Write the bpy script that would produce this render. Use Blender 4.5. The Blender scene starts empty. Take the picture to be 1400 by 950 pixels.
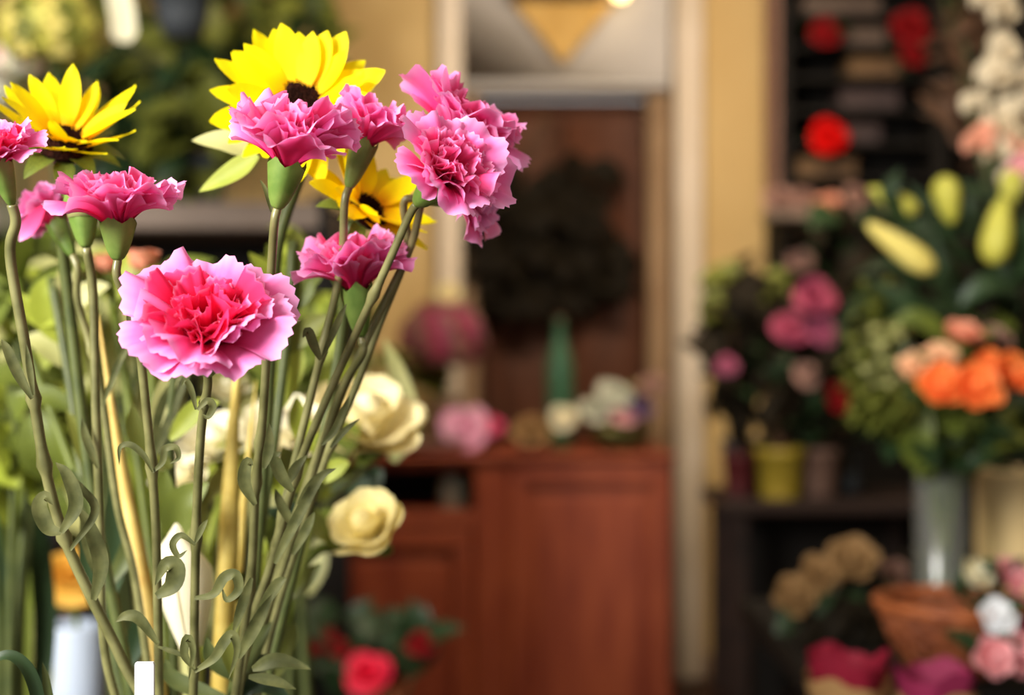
import bpy, math, random
from mathutils import Vector, Matrix, Euler

# ------------------------------------------------------------------ scene, camera, light
SC = bpy.context.scene
COL = SC.collection
random.seed(7)
PI = math.pi
EYE = 1.23                      # camera height
KPX = 36.0 / 50.0 / 1400.0      # metres per photograph pixel and metre of distance

def P(px, py, d):               # a point seen at pixel px, py standing d metres away
    return Vector(((px - 700) * KPX * d, d, EYE - (py - 475) * KPX * d))

def S(n, d):                    # the length of n pixels at distance d
    return n * KPX * d

cam_data = bpy.data.cameras.new('camera')
cam = bpy.data.objects.new('camera', cam_data)
COL.objects.link(cam)
cam.location = (0, 0, EYE)
cam.rotation_euler = (PI / 2, 0, 0)
cam_data.lens = 50
cam_data.sensor_width = 36
cam_data.clip_start = 0.05
cam_data.dof.use_dof = True
cam_data.dof.focus_distance = 0.60
cam_data.dof.aperture_fstop = 4.8
SC.camera = cam

world = bpy.data.worlds.new('daylight')
SC.world = world
world.use_nodes = True
bg = world.node_tree.nodes['Background']
bg.inputs[0].default_value = (1.0, 0.98, 0.95, 1)
bg.inputs[1].default_value = 0.50

def area(name, loc, target, sx, sy, power, col):
    l = bpy.data.lights.new(name, 'AREA')
    l.shape = 'RECTANGLE'
    l.size, l.size_y, l.energy, l.color = sx, sy, power, col
    o = bpy.data.objects.new(name, l)
    COL.objects.link(o)
    o.location = loc
    o.rotation_euler = (Vector(target) - Vector(loc)).to_track_quat('-Z', 'Y').to_euler()
    return o

area('assumed_daylight_key', (-1.7, -0.9, 2.05), (-0.05, 0.75, 1.15), 1.2, 1.2, 215, (1.0, 0.97, 0.92))  # added key light inside the room for assumed daylight; no window is built
area('assumed_ceiling_lamp_back', (0.4, 3.3, 2.72), (0.4, 4.9, 1.4), 0.9, 0.5, 72, (1.0, 0.83, 0.62))  # assumed warm lamp out of view, added to light the back wall
area('assumed_ceiling_lamp_right', (1.1, 1.5, 2.72), (1.0, 1.9, 0.8), 0.6, 0.6, 9, (1.0, 0.88, 0.70))  # assumed unseen lamp, added to brighten the right-hand table; no fitting built

SC.view_settings.view_transform = 'Standard'
SC.view_settings.look = 'None'
SC.view_settings.exposure = 0.0
SC.view_settings.gamma = 1.0
SC.view_settings.use_curve_mapping = False
SC.cycles.use_denoising = True
SC.cycles.max_bounces = 8
SC.cycles.transparent_max_bounces = 8
SC.cycles.sample_clamp_indirect = 4.0

# ------------------------------------------------------------------ materials
def lin(c):
    return tuple(((v / 255) / 12.92 if v / 255 <= 0.04045 else (((v / 255) + 0.055) / 1.055) ** 2.4) for v in c) + (1.0,)

def mat(name, col, rough=0.6, col2=None, scale=40.0, trans=0.0, ramp=None, bump=0.0, stretch=None,
        metal=0.0, glass=0.0, emit=0.0, spec=0.4, bscale=None):
    m = bpy.data.materials.new(name)
    m.use_nodes = True
    nt = m.node_tree
    N, L = nt.nodes, nt.links
    b = N['Principled BSDF']
    out = N['Material Output']
    b.inputs['Roughness'].default_value = rough
    b.inputs['Metallic'].default_value = metal
    b.inputs['Specular IOR Level'].default_value = spec
    if glass:
        b.inputs['Transmission Weight'].default_value = glass
        b.inputs['IOR'].default_value = 1.45
    src = None
    tc = N.new('ShaderNodeTexCoord')
    mp = N.new('ShaderNodeMapping')
    L.new(tc.outputs['Object'], mp.inputs['Vector'])
    if stretch:
        mp.inputs['Scale'].default_value = stretch
    if ramp:                                   # colour along the petal, from its base to its rim
        at = N.new('ShaderNodeAttribute')
        at.attribute_name = 't'
        r = N.new('ShaderNodeValToRGB')
        while len(r.color_ramp.elements) < len(ramp):
            r.color_ramp.elements.new(0.5)
        for e, (p, c) in zip(r.color_ramp.elements, ramp):
            e.position = p
            e.color = lin(c)
        L.new(at.outputs['Fac'], r.inputs['Fac'])
        src = r.outputs['Color']
    else:
        nz = N.new('ShaderNodeTexNoise')
        nz.inputs['Scale'].default_value = scale
        nz.inputs['Detail'].default_value = 3
        L.new(mp.outputs['Vector'], nz.inputs['Vector'])
        mx = N.new('ShaderNodeMix')
        mx.data_type = 'RGBA'
        mx.inputs['A'].default_value = lin(col)
        mx.inputs['B'].default_value = lin(col2 or tuple(v * 0.86 for v in col))
        mr = N.new('ShaderNodeMapRange')
        mr.inputs['From Min'].default_value = 0.35
        mr.inputs['From Max'].default_value = 0.65
        L.new(nz.outputs['Fac'], mr.inputs['Value'])
        L.new(mr.outputs['Result'], mx.inputs['Factor'])
        src = mx.outputs['Result']
    L.new(src, b.inputs['Base Color'])
    if bump:
        bn = N.new('ShaderNodeTexNoise')
        bn.inputs['Scale'].default_value = bscale or scale * 2
        L.new(mp.outputs['Vector'], bn.inputs['Vector'])
        bp = N.new('ShaderNodeBump')
        bp.inputs['Strength'].default_value = bump
        bp.inputs['Distance'].default_value = 0.004
        L.new(bn.outputs['Fac'], bp.inputs['Height'])
        L.new(bp.outputs['Normal'], b.inputs['Normal'])
    if emit:
        L.new(src, b.inputs['Emission Color'])
        b.inputs['Emission Strength'].default_value = emit
    if trans:
        t = N.new('ShaderNodeBsdfTranslucent')
        L.new(src, t.inputs['Color'])
        ms = N.new('ShaderNodeMixShader')
        ms.inputs[0].default_value = trans
        L.new(b.outputs[0], ms.inputs[1])
        L.new(t.outputs[0], ms.inputs[2])
        L.new(ms.outputs[0], out.inputs['Surface'])
    return m

M = {}
M['pink'] = mat('carnation_pink', (0, 0, 0), 0.7, trans=0.33, spec=0.15,
                ramp=[(0.0, (215, 20, 70)), (0.42, (240, 66, 138)), (0.76, (248, 126, 192)), (1.0, (252, 190, 238))])
M['pink_deep'] = mat('carnation_pink_deep', (0, 0, 0), 0.7, trans=0.33, spec=0.15,
                ramp=[(0.0, (200, 8, 46)), (0.5, (234, 34, 98)), (0.82, (246, 98, 162)), (1.0, (252, 184, 230))])
M['pink_red'] = mat('carnation_crimson_heart', (0, 0, 0), 0.7, trans=0.33, spec=0.15,
                ramp=[(0.0, (190, 4, 36)), (0.6, (226, 18, 70)), (0.9, (240, 62, 120)), (1.0, (250, 160, 205))])
M['pink_pale'] = mat('carnation_pink_pale', (0, 0, 0), 0.7, trans=0.33, spec=0.15,
                ramp=[(0.0, (220, 40, 95)), (0.45, (240, 90, 150)), (0.8, (246, 140, 200)), (1.0, (250, 190, 236))])
M['sepal'] = mat('calyx_green', (125, 150, 70), 0.5, (95, 125, 50), 90, trans=0.1)
M['stem'] = mat('stem_green', (128, 126, 80), 0.36, (92, 92, 52), 60, spec=0.6)
M['stem_dark'] = mat('stem_dark_green', (84, 92, 46), 0.5, (64, 74, 34), 60)
M['leaf_grey'] = mat('leaf_grey_green', (96, 98, 56), 0.6, (68, 72, 36), 120, trans=0.12, spec=0.25)
M['yellow'] = mat('sunflower_yellow', (0, 0, 0), 0.6, trans=0.35, spec=0.15,
                  ramp=[(0.0, (250, 176, 0)), (0.35, (255, 226, 0)), (1.0, (255, 240, 14))])
M['disc'] = mat('sunflower_disc', (52, 22, 12), 0.9, (30, 12, 6), 300, bump=0.6, spec=0.1)
M['green'] = mat('leaf_green', (112, 124, 46), 0.5, (88, 100, 34), 30, trans=0.25)
M['lime'] = mat('leaf_lime', (172, 182, 70), 0.5, (152, 164, 54), 30, trans=0.3)
M['olive'] = mat('leaf_olive', (118, 122, 48), 0.5, (92, 98, 36), 14, trans=0.2)
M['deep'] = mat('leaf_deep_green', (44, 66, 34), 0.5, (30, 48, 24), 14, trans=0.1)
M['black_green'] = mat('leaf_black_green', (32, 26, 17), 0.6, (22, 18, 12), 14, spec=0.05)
M['sage'] = mat('leaf_sage', (196, 194, 132), 0.5, (174, 174, 108), 20, trans=0.3)
M['straw'] = mat('stalk_straw', (226, 204, 112), 0.55, (206, 178, 84), 60)
M['straw_orange'] = mat('stalk_straw_orange', (208, 184, 104), 0.55, (190, 156, 80), 60)
M['cream'] = mat('petal_cream', (250, 238, 190), 0.6, (244, 228, 166), 20, trans=0.25)
M['butter'] = mat('petal_butter', (255, 244, 186), 0.6, (252, 236, 166), 20, trans=0.3)
M['ivory'] = mat('petal_ivory', (248, 242, 214), 0.6, (240, 232, 196), 20, trans=0.25)
M['white'] = mat('white_plastic', (244, 246, 248), 0.4, (236, 238, 242), 10)
M['cool_white'] = mat('cool_white_glaze', (186, 198, 216), 0.4, (176, 188, 208), 10)
M['peach'] = mat('petal_peach', (240, 170, 140), 0.6, (232, 150, 118), 20, trans=0.2)
M['orange'] = mat('petal_orange', (255, 150, 78), 0.6, (252, 128, 56), 20, trans=0.25)
M['orange_y'] = mat('petal_orange_yellow', (226, 176, 76), 0.6, (214, 156, 50), 20, trans=0.25)
M['apricot'] = mat('petal_apricot', (244, 200, 158), 0.6, (238, 184, 140), 20, trans=0.2)
M['rose_pink'] = mat('petal_rose_pink', (250, 186, 190), 0.6, (244, 170, 176), 20, trans=0.25)
M['hot_pink'] = mat('petal_hot_pink', (236, 90, 140), 0.6, (220, 60, 110), 20, trans=0.25)
M['candy'] = mat('petal_candy_pink', (252, 200, 228), 0.6, (246, 166, 208), 12, trans=0.25)
M['mauve'] = mat('petal_mauve', (168, 76, 108), 0.7, (140, 70, 98), 18, trans=0.2)
M['magenta'] = mat('petal_magenta', (176, 72, 100), 0.7, (152, 54, 84), 18, trans=0.2)
M['red'] = mat('petal_red', (220, 12, 8), 0.7, (200, 8, 6), 18, trans=0.15, spec=0.1)
M['dark_red'] = mat('petal_dark_red', (132, 16, 20), 0.7, (108, 12, 16), 18, trans=0.1, spec=0.1)
M['crimson'] = mat('petal_crimson', (238, 30, 70), 0.6, (220, 14, 50), 18, trans=0.2)
M['beige'] = mat('petal_beige', (168, 132, 86), 0.7, (150, 114, 70), 18, trans=0.2)
M['dusk'] = mat('petal_dusk', (160, 122, 108), 0.7, (138, 100, 88), 18, trans=0.15)
M['lilac'] = mat('petal_lilac', (110, 84, 120), 0.7, (80, 60, 94), 18, trans=0.15)
M['pale_grey'] = mat('petal_pale_grey', (206, 204, 186), 0.7, (186, 190, 168), 18, trans=0.15)
M['bud'] = mat('lily_bud', (214, 206, 92), 0.5, (190, 188, 70), 14, trans=0.2)
M['bud_cream'] = mat('lily_bud_cream', (238, 222, 128), 0.5, (226, 206, 104), 14, trans=0.2)
M['wall'] = mat('wall_paint', (196, 166, 112), 0.85, (188, 156, 100), 1.6, bump=0.05)
M['trim_paint'] = mat('trim_paint', (220, 203, 182), 0.5, (212, 194, 170), 4)
M['transom'] = mat('transom_paint', (204, 197, 191), 0.6, (194, 187, 180), 4)
M['jamb'] = mat('jamb_paint', (150, 122, 92), 0.6, (136, 108, 80), 6)
M['gold'] = mat('pennant_gold', (194, 154, 82), 0.7, (180, 138, 64), 16)
M['brass'] = mat('brass_brown', (110, 78, 44), 0.45, (90, 62, 34), 20, metal=0.4)
M['bulb'] = mat('lamp_bulb', (255, 226, 160), 0.4, (255, 220, 150), 5, emit=6.0)
M['cabinet'] = mat('cabinet_wood', (150, 71, 39), 0.5, (126, 52, 28), 3.0, stretch=(6, 6, 1), bump=0.1)
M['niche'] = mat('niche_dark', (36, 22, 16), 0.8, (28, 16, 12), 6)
M['door'] = mat('door_wood', (92, 52, 32), 0.55, (76, 42, 26), 3.0, stretch=(6, 6, 1))
M['dark_wood'] = mat('dark_wood', (44, 30, 24), 0.6, (32, 22, 18), 4, stretch=(1, 4, 4), spec=0.2)
M['black_wood'] = mat('black_wood', (26, 22, 18), 0.7, (18, 15, 12), 4, spec=0.15)
M['brown_box'] = mat('brown_box', (112, 84, 52), 0.7, (92, 66, 40), 8)
M['taupe_box'] = mat('taupe_box', (98, 80, 68), 0.7, (82, 66, 56), 8)
M['plum_box'] = mat('plum_box', (66, 50, 48), 0.7, (54, 40, 40), 8)
M['shelf_grey'] = mat('shelf_grey_brown', (122, 104, 90), 0.6, (104, 88, 76), 5)
M['floor'] = mat('floor_wood', (72, 40, 26), 0.5, (56, 30, 20), 3, stretch=(8, 1, 1))
M['ceiling'] = mat('ceiling_paint', (226, 216, 200), 0.9, (220, 210, 192), 2)
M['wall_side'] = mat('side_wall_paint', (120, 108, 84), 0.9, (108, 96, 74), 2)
M['table'] = mat('table_wood', (60, 44, 32), 0.5, (46, 32, 24), 4, stretch=(1, 6, 6))
M['zinc'] = mat('zinc_bucket', (150, 154, 156), 0.4, (126, 130, 134), 12, metal=0.8)
M['yellow_pot'] = mat('yellow_pot_glaze', (158, 136, 44), 0.5, (146, 124, 36), 8)
M['maroon_pot'] = mat('maroon_pot_glaze', (92, 34, 36), 0.5, (76, 26, 28), 8)
M['taupe_pot'] = mat('taupe_pot_clay', (112, 84, 70), 0.7, (96, 70, 58), 10)
M['cream_pot'] = mat('cream_pot_glaze', (252, 222, 164), 0.4, (246, 210, 146), 6)
M['slate_pot'] = mat('slate_pot_clay', (70, 74, 78), 0.6, (58, 62, 66), 10)
M['clay'] = mat('clay_pot', (150, 92, 62), 0.7, (128, 76, 50), 12)
M['soil'] = mat('potting_soil', (40, 28, 20), 0.95, (26, 18, 12), 60)
M['wicker'] = mat('wicker_brown', (160, 88, 46), 0.55, (130, 66, 32), 30)
M['wicker_dark'] = mat('wicker_dark_brown', (140, 76, 40), 0.6, (110, 56, 30), 30)
M['paper_red'] = mat('tissue_raspberry', (148, 18, 50), 0.7, (130, 12, 40), 6, trans=0.15)
M['paper_mag'] = mat('tissue_magenta', (152, 42, 84), 0.7, (136, 32, 72), 6, trans=0.15)
M['kraft'] = mat('kraft_paper', (176, 138, 90), 0.7, (160, 122, 76), 8)
M['glass'] = mat('vase_glass', (235, 240, 235), 0.03, (235, 240, 235), 1, glass=1.0)
M['water'] = mat('vase_water', (190, 200, 170), 0.02, (190, 200, 170), 1, glass=0.9)
for gm, tint, k in ((M['glass'], (0.97, 0.98, 0.95, 1), .13), (M['water'], (0.86, 0.90, 0.78, 1), .10)):
    nt = gm.node_tree                       # thin clear wall: most light goes straight through, some is mirrored or scattered
    tr, gl, df = nt.nodes.new('ShaderNodeBsdfTransparent'), nt.nodes.new('ShaderNodeBsdfGlossy'), nt.nodes.new('ShaderNodeBsdfDiffuse')
    tr.inputs[0].default_value = tint
    gl.inputs['Roughness'].default_value = .22
    df.inputs[0].default_value = (.8, .82, .78, 1)
    a, b = nt.nodes.new('ShaderNodeMixShader'), nt.nodes.new('ShaderNodeMixShader')
    a.inputs[0].default_value = .5
    b.inputs[0].default_value = k
    nt.links.new(gl.outputs[0], a.inputs[1]); nt.links.new(df.outputs[0], a.inputs[2])
    nt.links.new(tr.outputs[0], b.inputs[1]); nt.links.new(a.outputs[0], b.inputs[2])
    nt.links.new(b.outputs[0], nt.nodes['Material Output'].inputs['Surface'])
M['bottle'] = mat('bottle_green', (70, 112, 84), 0.25, (58, 98, 70), 4, glass=0.25)
M['blossom'] = mat('petal_blossom', (228, 212, 180), 0.7, (214, 194, 158), 18, trans=0.2)
M['twig'] = mat('twig_brown', (96, 64, 40), 0.7, (76, 50, 30), 20)

# ------------------------------------------------------------------ mesh helpers
class MB:
    def __init__(s):
        s.v, s.f, s.t = [], [], []

    def add(s, vs, fs, ts=None):
        n = len(s.v)
        s.v += [Vector(v) for v in vs]
        s.f += [tuple(i + n for i in f) for f in fs]
        s.t += list(ts) if ts else [0.5] * len(vs)
        return s

    def mesh(s, name, m, off=None, smooth=True):
        me = bpy.data.meshes.new(name)
        o = off or Vector((0, 0, 0))
        me.from_pydata([tuple(v - o) for v in s.v], [], s.f)
        a = me.attributes.new('t', 'FLOAT', 'POINT')
        a.data.foreach_set('value', s.t)
        if smooth:
            me.polygons.foreach_set('use_smooth', [True] * len(me.polygons))
        me.materials.append(m)
        me.update()
        return me

def spline(pts, n=6):
    pts = [Vector(p) for p in pts]
    if len(pts) < 3:
        return [pts[0].lerp(pts[-1], i / n) for i in range(n + 1)]
    out = []
    ext = [pts[0] * 2 - pts[1]] + pts + [pts[-1] * 2 - pts[-2]]
    for i in range(1, len(ext) - 2):
        a, b, c, d = ext[i - 1:i + 3]
        for j in range(n):
            t = j / n
            out.append(0.5 * ((2 * b) + (c - a) * t + (2 * a - 5 * b + 4 * c - d) * t * t + (3 * b - a - 3 * c + d) * t ** 3))
    out.append(pts[-1])
    return out

def tube(mb, path, r, n=8, cap=True):
    rs = r if isinstance(r, (list, tuple)) else [r] * len(path)
    vs, fs = [], []
    ref = Vector((0.31, 0.83, 0.17))
    for i, p in enumerate(path):
        t = (path[min(i + 1, len(path) - 1)] - path[max(i - 1, 0)]).normalized()
        a = t.cross(ref)
        if a.length < 1e-3:
            a = t.cross(Vector((1, 0, 0)))
        a.normalize()
        b = t.cross(a)
        for j in range(n):
            w = 2 * PI * j / n
            vs.append(p + (a * math.cos(w) + b * math.sin(w)) * rs[i])
    for i in range(len(path) - 1):
        for j in range(n):
            k = (j + 1) % n
            fs.append((i * n + j, i * n + k, (i + 1) * n + k, (i + 1) * n + j))
    if cap:
        fs.append(tuple(range(n))[::-1])
        fs.append(tuple((len(path) - 1) * n + j for j in range(n)))
    return mb.add(vs, fs)

def frame(axis):
    z = Vector(axis).normalized()
    return z.to_track_quat('Z', 'Y').to_matrix().to_4x4()

def lathe(mb, prof, n=24, mtx=None, ts=None):
    vs, fs, tt = [], [], []
    mtx = mtx or Matrix()
    for i, (r, z) in enumerate(prof):
        for j in range(n):
            w = 2 * PI * j / n
            vs.append(mtx @ Vector((r * math.cos(w), r * math.sin(w), z)))
            tt.append(i / (len(prof) - 1))
    for i in range(len(prof) - 1):
        for j in range(n):
            k = (j + 1) % n
            fs.append((i * n + j, i * n + k, (i + 1) * n + k, (i + 1) * n + j))
    if prof[0][0] > 1e-5:
        fs.append(tuple(range(n))[::-1])
    if prof[-1][0] > 1e-5:
        fs.append(tuple((len(prof) - 1) * n + j for j in range(n)))
    return mb.add(vs, fs, tt)

def box(mb, lo, hi, bev=0.004):
    lo, hi = Vector(lo), Vector(hi)
    b = min(bev, min(hi - lo) * 0.3)
    vs, fs = [], []
    idx = {}
    for sx in (0, 1):
        for sy in (0, 1):
            for sz in (0, 1):
                c = Vector((hi.x if sx else lo.x, hi.y if sy else lo.y, hi.z if sz else lo.z))
                d = Vector((-1 if sx else 1, -1 if sy else 1, -1 if sz else 1)) * b
                for a in range(3):              # the corner point that lies on face a
                    q = c + d
                    q[a] = c[a]
                    idx[(sx, sy, sz, a)] = len(vs)
                    vs.append(q)
    def I(s, a):
        return idx[(s[0], s[1], s[2], a)]
    for a in range(3):
        u, w = (a + 1) % 3, (a + 2) % 3
        for sa in (0, 1):
            q = []
            for (du, dw) in ((0, 0), (1, 0), (1, 1), (0, 1)):
                s = [0, 0, 0]
                s[a], s[u], s[w] = sa, du, dw
                q.append(I(s, a))
            fs.append(tuple(q if sa else q[::-1]))
        for su in (0, 1):
            for sw in (0, 1):                   # bevel along axis a
                s0, s1 = [0, 0, 0], [0, 0, 0]
                s0[a], s1[a] = 0, 1
                for s in (s0, s1):
                    s[u], s[w] = su, sw
                fs.append((I(s0, u), I(s1, u), I(s1, w), I(s0, w)))
    for sx in (0, 1):
        for sy in (0, 1):
            for sz in (0, 1):
                fs.append(tuple(idx[(sx, sy, sz, a)] for a in range(3)))
    return mb.add(vs, fs)

def ribbon(mb, path, widths, face, fold=0.15, nu=4):
    """a leaf along a path, widths = half widths per point, face = the way its upper side looks"""
    vs, fs, ts = [], [], []
    n = len(path)
    for i, p in enumerate(path):
        t = (path[min(i + 1, n - 1)] - path[max(i - 1, 0)]).normalized()
        s = t.cross(Vector(face))
        if s.length < 1e-4:
            s = t.cross(Vector((1, 0, 0.2)))
        s.normalize()
        nn = s.cross(t).normalized()
        for j in range(nu + 1):
            u = j / nu * 2 - 1
            vs.append(p + s * (u * widths[i]) + nn * (abs(u) * fold * widths[i]))
            ts.append(i / (n - 1))
    m = nu + 1
    for i in range(n - 1):
        for j in range(nu):
            fs.append((i * m + j, i * m + j + 1, (i + 1) * m + j + 1, (i + 1) * m + j))
    return mb.add(vs, fs, ts)

def leafw(n, w, base=0.25, peak=0.4):
    out = []
    for i in range(n):
        t = i / (n - 1)
        f = base + (1 - base) * math.sin(PI / 2 * min(1, t / peak)) if t < peak else math.cos(PI / 2 * (t - peak) / (1 - peak)) ** 0.8
        out.append(max(w * f, w * 0.02))
    return out

# ------------------------------------------------------------------ object helpers
def tag(o, label=None, cat=None, group=None, kind=None):
    for k, v in (('label', label), ('category', cat), ('group', group), ('kind', kind)):
        if v:
            o[k] = v
    return o

def thing(name, loc, label, cat, group=None, kind=None):
    o = bpy.data.objects.new(name, None)
    o.empty_display_size = 0.02
    COL.objects.link(o)
    o.location = loc
    return tag(o, label, cat, group, kind)

def origin_of(parent):
    v = Vector((0, 0, 0))
    while parent is not None:
        v = v + parent.location
        parent = parent.parent
    return v

def part(parent, name, mb, m, label=None, kind=None, smooth=True):
    """a mesh in world coordinates becomes a child of parent"""
    o = bpy.data.objects.new(name, mb.mesh(name, m, origin_of(parent), smooth))
    COL.objects.link(o)
    o.parent = parent
    return tag(o, label, kind=kind)

def solo(name, mb, m, label, cat, group=None, kind=None, smooth=True, loc=None):
    loc = Vector(loc) if loc is not None else Vector((0, 0, 0))
    o = bpy.data.objects.new(name, mb.mesh(name, m, loc, smooth))
    o.location = loc
    COL.objects.link(o)
    return tag(o, label, cat, group, kind)

def inst(parent, name, me, mtx, label=None):
    """an object that shares mesh data, placed by a world matrix under parent (parents are never rotated)"""
    o = bpy.data.objects.new(name, me)
    COL.objects.link(o)
    o.parent = parent
    o.matrix_local = Matrix.Translation(-origin_of(parent)) @ mtx
    if label:
        o['label'] = label
    return o

# ------------------------------------------------------------------ the room
DW = 5.25
def wx(px, d=DW):
    return (px - 700) * KPX * d
def wz(py, d=DW):
    return EYE - (py - 475) * KPX * d

XL, XR, YF, YB, ZC = -2.0, 2.35, -1.3, 5.30, 2.75
m = MB(); box(m, (XL - .1, YF, -0.1), (XR + .1, YB + .3, 0.0), 0)
solo('floor', m, M['floor'], 'dark reddish brown wooden shop floor', 'floor', kind='structure', smooth=False)
m = MB(); box(m, (XL - .1, YF, ZC), (XR + .1, YB + .3, ZC + .1), 0)
solo('ceiling', m, M['ceiling'], 'pale plastered shop ceiling', 'ceiling', kind='structure', smooth=False)
m = MB(); box(m, (XL - .1, YF, 0), (XL, YB + .3, ZC), 0)
solo('wall_left', m, M['wall_side'], 'dull olive side wall behind the plants', 'wall', kind='structure', smooth=False)
m = MB(); box(m, (XR, YF, 0), (XR + .1, YB + .3, ZC), 0)
solo('wall_right', m, M['wall_side'], 'dull side wall beyond the dark shelving', 'wall', kind='structure', smooth=False)
oxl, oxr, ozt = wx(632), wx(918), wz(122)
zp = ZC
for lab, lo, hi in (('warm tan painted wall left of the door frame', (XL, YB, 0), (oxl, YB + .14, ZC)), ('warm tan painted wall right of the door frame', (oxr, YB, 0), (XR, YB + .14, ZC)), ('tan wall above the door behind the pale panel', (oxl, YB, ozt), (oxr, YB + .14, ZC))):
    m = MB(); box(m, lo, hi, 0)
    solo('wall_back', m, M['wall'], lab, 'wall', kind='structure', smooth=False)

door = thing('door_1', (wx(775), YB, 0), 'dark brown door in a white painted frame with pale panel above', 'door', kind='structure')
m = MB(); box(m, (oxr, YB - .055, 0), (wx(962), YB - .001, ZC), .012)
part(door, 'side_casing', m, M['trim_paint'])
m = MB(); box(m, (wx(594), YB - .055, 0), (oxl, YB - .001, ZC), .012)
part(door, 'side_casing', m, M['trim_paint'])
m = MB(); box(m, (oxl, YB - .035, wz(122)), (oxr, YB - .001, wz(110)), .01)
part(door, 'head_casing', m, M['transom'])
m = MB(); box(m, (oxl, YB - .025, wz(110)), (oxr, YB - .001, ZC), .004)
part(door, 'transom_panel', m, M['transom'], 'pale grey panel above the door')
m = MB(); box(m, (oxr - .085, YB + .02, 0), (oxr - .001, YB + .30, ozt), .004)
part(door, 'jamb', m, M['jamb'])
m = MB(); box(m, (oxl + .001, YB + .02, 0), (oxl + .06, YB + .30, ozt), .004)
part(door, 'jamb', m, M['jamb'])
m = MB(); box(m, (oxl + .05, YB + .20, 0.01), (oxr - .07, YB + .25, ozt), .004)
leafd = part(door, 'door_leaf', m, M['door'])
for (x0, x1) in ((660, 755), (772, 866)):
    for (y0, y1) in ((150, 385), (410, 640), (665, 900)):
        m = MB(); box(m, (wx(x0), YB + .180, wz(y1)), (wx(x1), YB + .205, wz(y0)), .012)
        part(leafd, 'panel', m, M['door'])
m = MB(); box(m, (wx(962), YB - .02, 0), (wx(1062), YB - .001, .09), .006)
solo('baseboard_back', m, M['jamb'], 'low brown skirting board on the tan wall', 'baseboard', kind='structure', smooth=False)

# ------------------------------------------------------------------ plant parts shared by many flowers
def carnation_petal(L, th0, th1, A, amp, cup, seed, m, nu=22, nv=9):
    r = random.Random(seed)
    ph = [r.uniform(0, 2 * PI) for _ in range(4)]
    fr = [r.uniform(0.9, 1.5), r.uniform(2.0, 2.9), r.uniform(4, 5.5)]
    prof, x, z = [], 0.13, 0.0
    K = 40
    for i in range(K + 1):
        prof.append((x, z))
        t = i / K
        th = th0 + (th1 - th0) * (t ** 0.75)
        x += math.sin(th) * L / K * 1.08
        z += math.cos(th) * L / K * 1.08
    def at(s):
        f = min(max(s, 0), 1.0) * K
        i = min(int(f), K - 1)
        a, b = prof[i], prof[i + 1]
        w = f - i
        tx, tz = b[0] - a[0], b[1] - a[1]
        l = math.hypot(tx, tz)
        return a[0] + tx * w, a[1] + tz * w, tx / l, tz / l
    vs, fs, ts = [], [], []
    for i in range(nv + 1):
        v = i / nv
        for j in range(nu + 1):
            u = j / nu * 2 - 1
            edge = 1 - 0.10 * u * u + (0.022 if j % 2 else -0.022) * v ** 3 + 0.05 * math.sin(fr[0] * 2 * u + ph[3])
            rho = v * edge
            a = u * A
            s = rho * math.cos(a) * 0.98
            lat = (0.05 + rho) * L * math.sin(a)
            x, z, tx, tz = at(s)
            g = v ** 1.7 * L
            d = amp * g * (math.sin(fr[0] * PI * u + ph[0]) * 1.0 + 0.8 * math.sin(fr[1] * PI * u + ph[1]) + 0.35 * v * math.sin(fr[2] * PI * u + ph[2]))
            d += cup * lat * lat
            lat2 = lat * (0.92 + 0.05 * math.sin(4 * v + ph[2]))
            vs.append(Vector((x - tz * d, lat2, z + tx * d)))
            ts.append(min(1, v * (0.9 + 0.1 * abs(u))))
    w = nu + 1
    for i in range(nv):
        for j in range(nu):
            fs.append((i * w + j, i * w + j + 1, (i + 1) * w + j + 1, (i + 1) * w + j))
    mb = MB().add(vs, fs, ts)
    return mb.mesh('petal', m)

R2 = math.radians
RINGS = [  # count, length, start angle, end angle, fan, ruffle, cup
    (7, 1.04, R2(25), R2(100), 0.72, 0.075, 0.06),
    (8, 0.98, R2(18), R2(80), 0.70, 0.095, 0.10),
    (8, 0.86, R2(12), R2(58), 0.68, 0.120, 0.15),
    (7, 0.76, R2(6), R2(38), 0.68, 0.150, 0.20),
    (6, 0.66, R2(0), R2(18), 0.64, 0.160, 0.25),
]
def petal_set(m, md):
    return [[carnation_petal(*rg[1:], seed=10 * i + k, m=m if i < 2 else md) for k in range(4)] for i, rg in enumerate(RINGS)]
PETALS = {'pink': petal_set(M['pink'], M['pink_deep']), 'pink_pale': petal_set(M['pink_pale'], M['pink_pale']), 'pink_red': petal_set(M['pink'], M['pink_red'])}

def calyx_mesh(mb, base, axis, ln, r):
    F = Matrix.Translation(base) @ frame(axis)
    n = 20
    prof = [(0.24, 0.0), (0.36, 0.05), (0.54, 0.20), (0.74, 0.48), (0.90, 0.76), (0.98, 0.94)]
    vs, fs = [], []
    for i, (q, z) in enumerate(prof):
        for j in range(n):
            w = 2 * PI * j / n
            tooth = (0.16 if j % 4 == 2 else 0.05 if j % 2 else -0.03) if i == len(prof) - 1 else 0
            rr = q * r * (1 + 0.04 * math.cos(5 * w))
            vs.append(F @ Vector((rr * math.cos(w), rr * math.sin(w), (z + tooth) * ln)))
    for i in range(len(prof) - 1):
        for j in range(n):
            k = (j + 1) % n
            fs.append((i * n + j, i * n + k, (i + 1) * n + k, (i + 1) * n + j))
    fs.append(tuple(range(n))[::-1])
    return mb.add(vs, fs)

def pxpath(pts, d0, d1, n=6):
    """pixel points with the distance running from d0 to d1 (or given as a third number)"""
    out = []
    for i, p in enumerate(pts):
        d = p[2] if len(p) > 2 else d0 + (d1 - d0) * i / max(1, len(pts) - 1)
        out.append(P(p[0], p[1], d))
    return spline(out, n)

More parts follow.
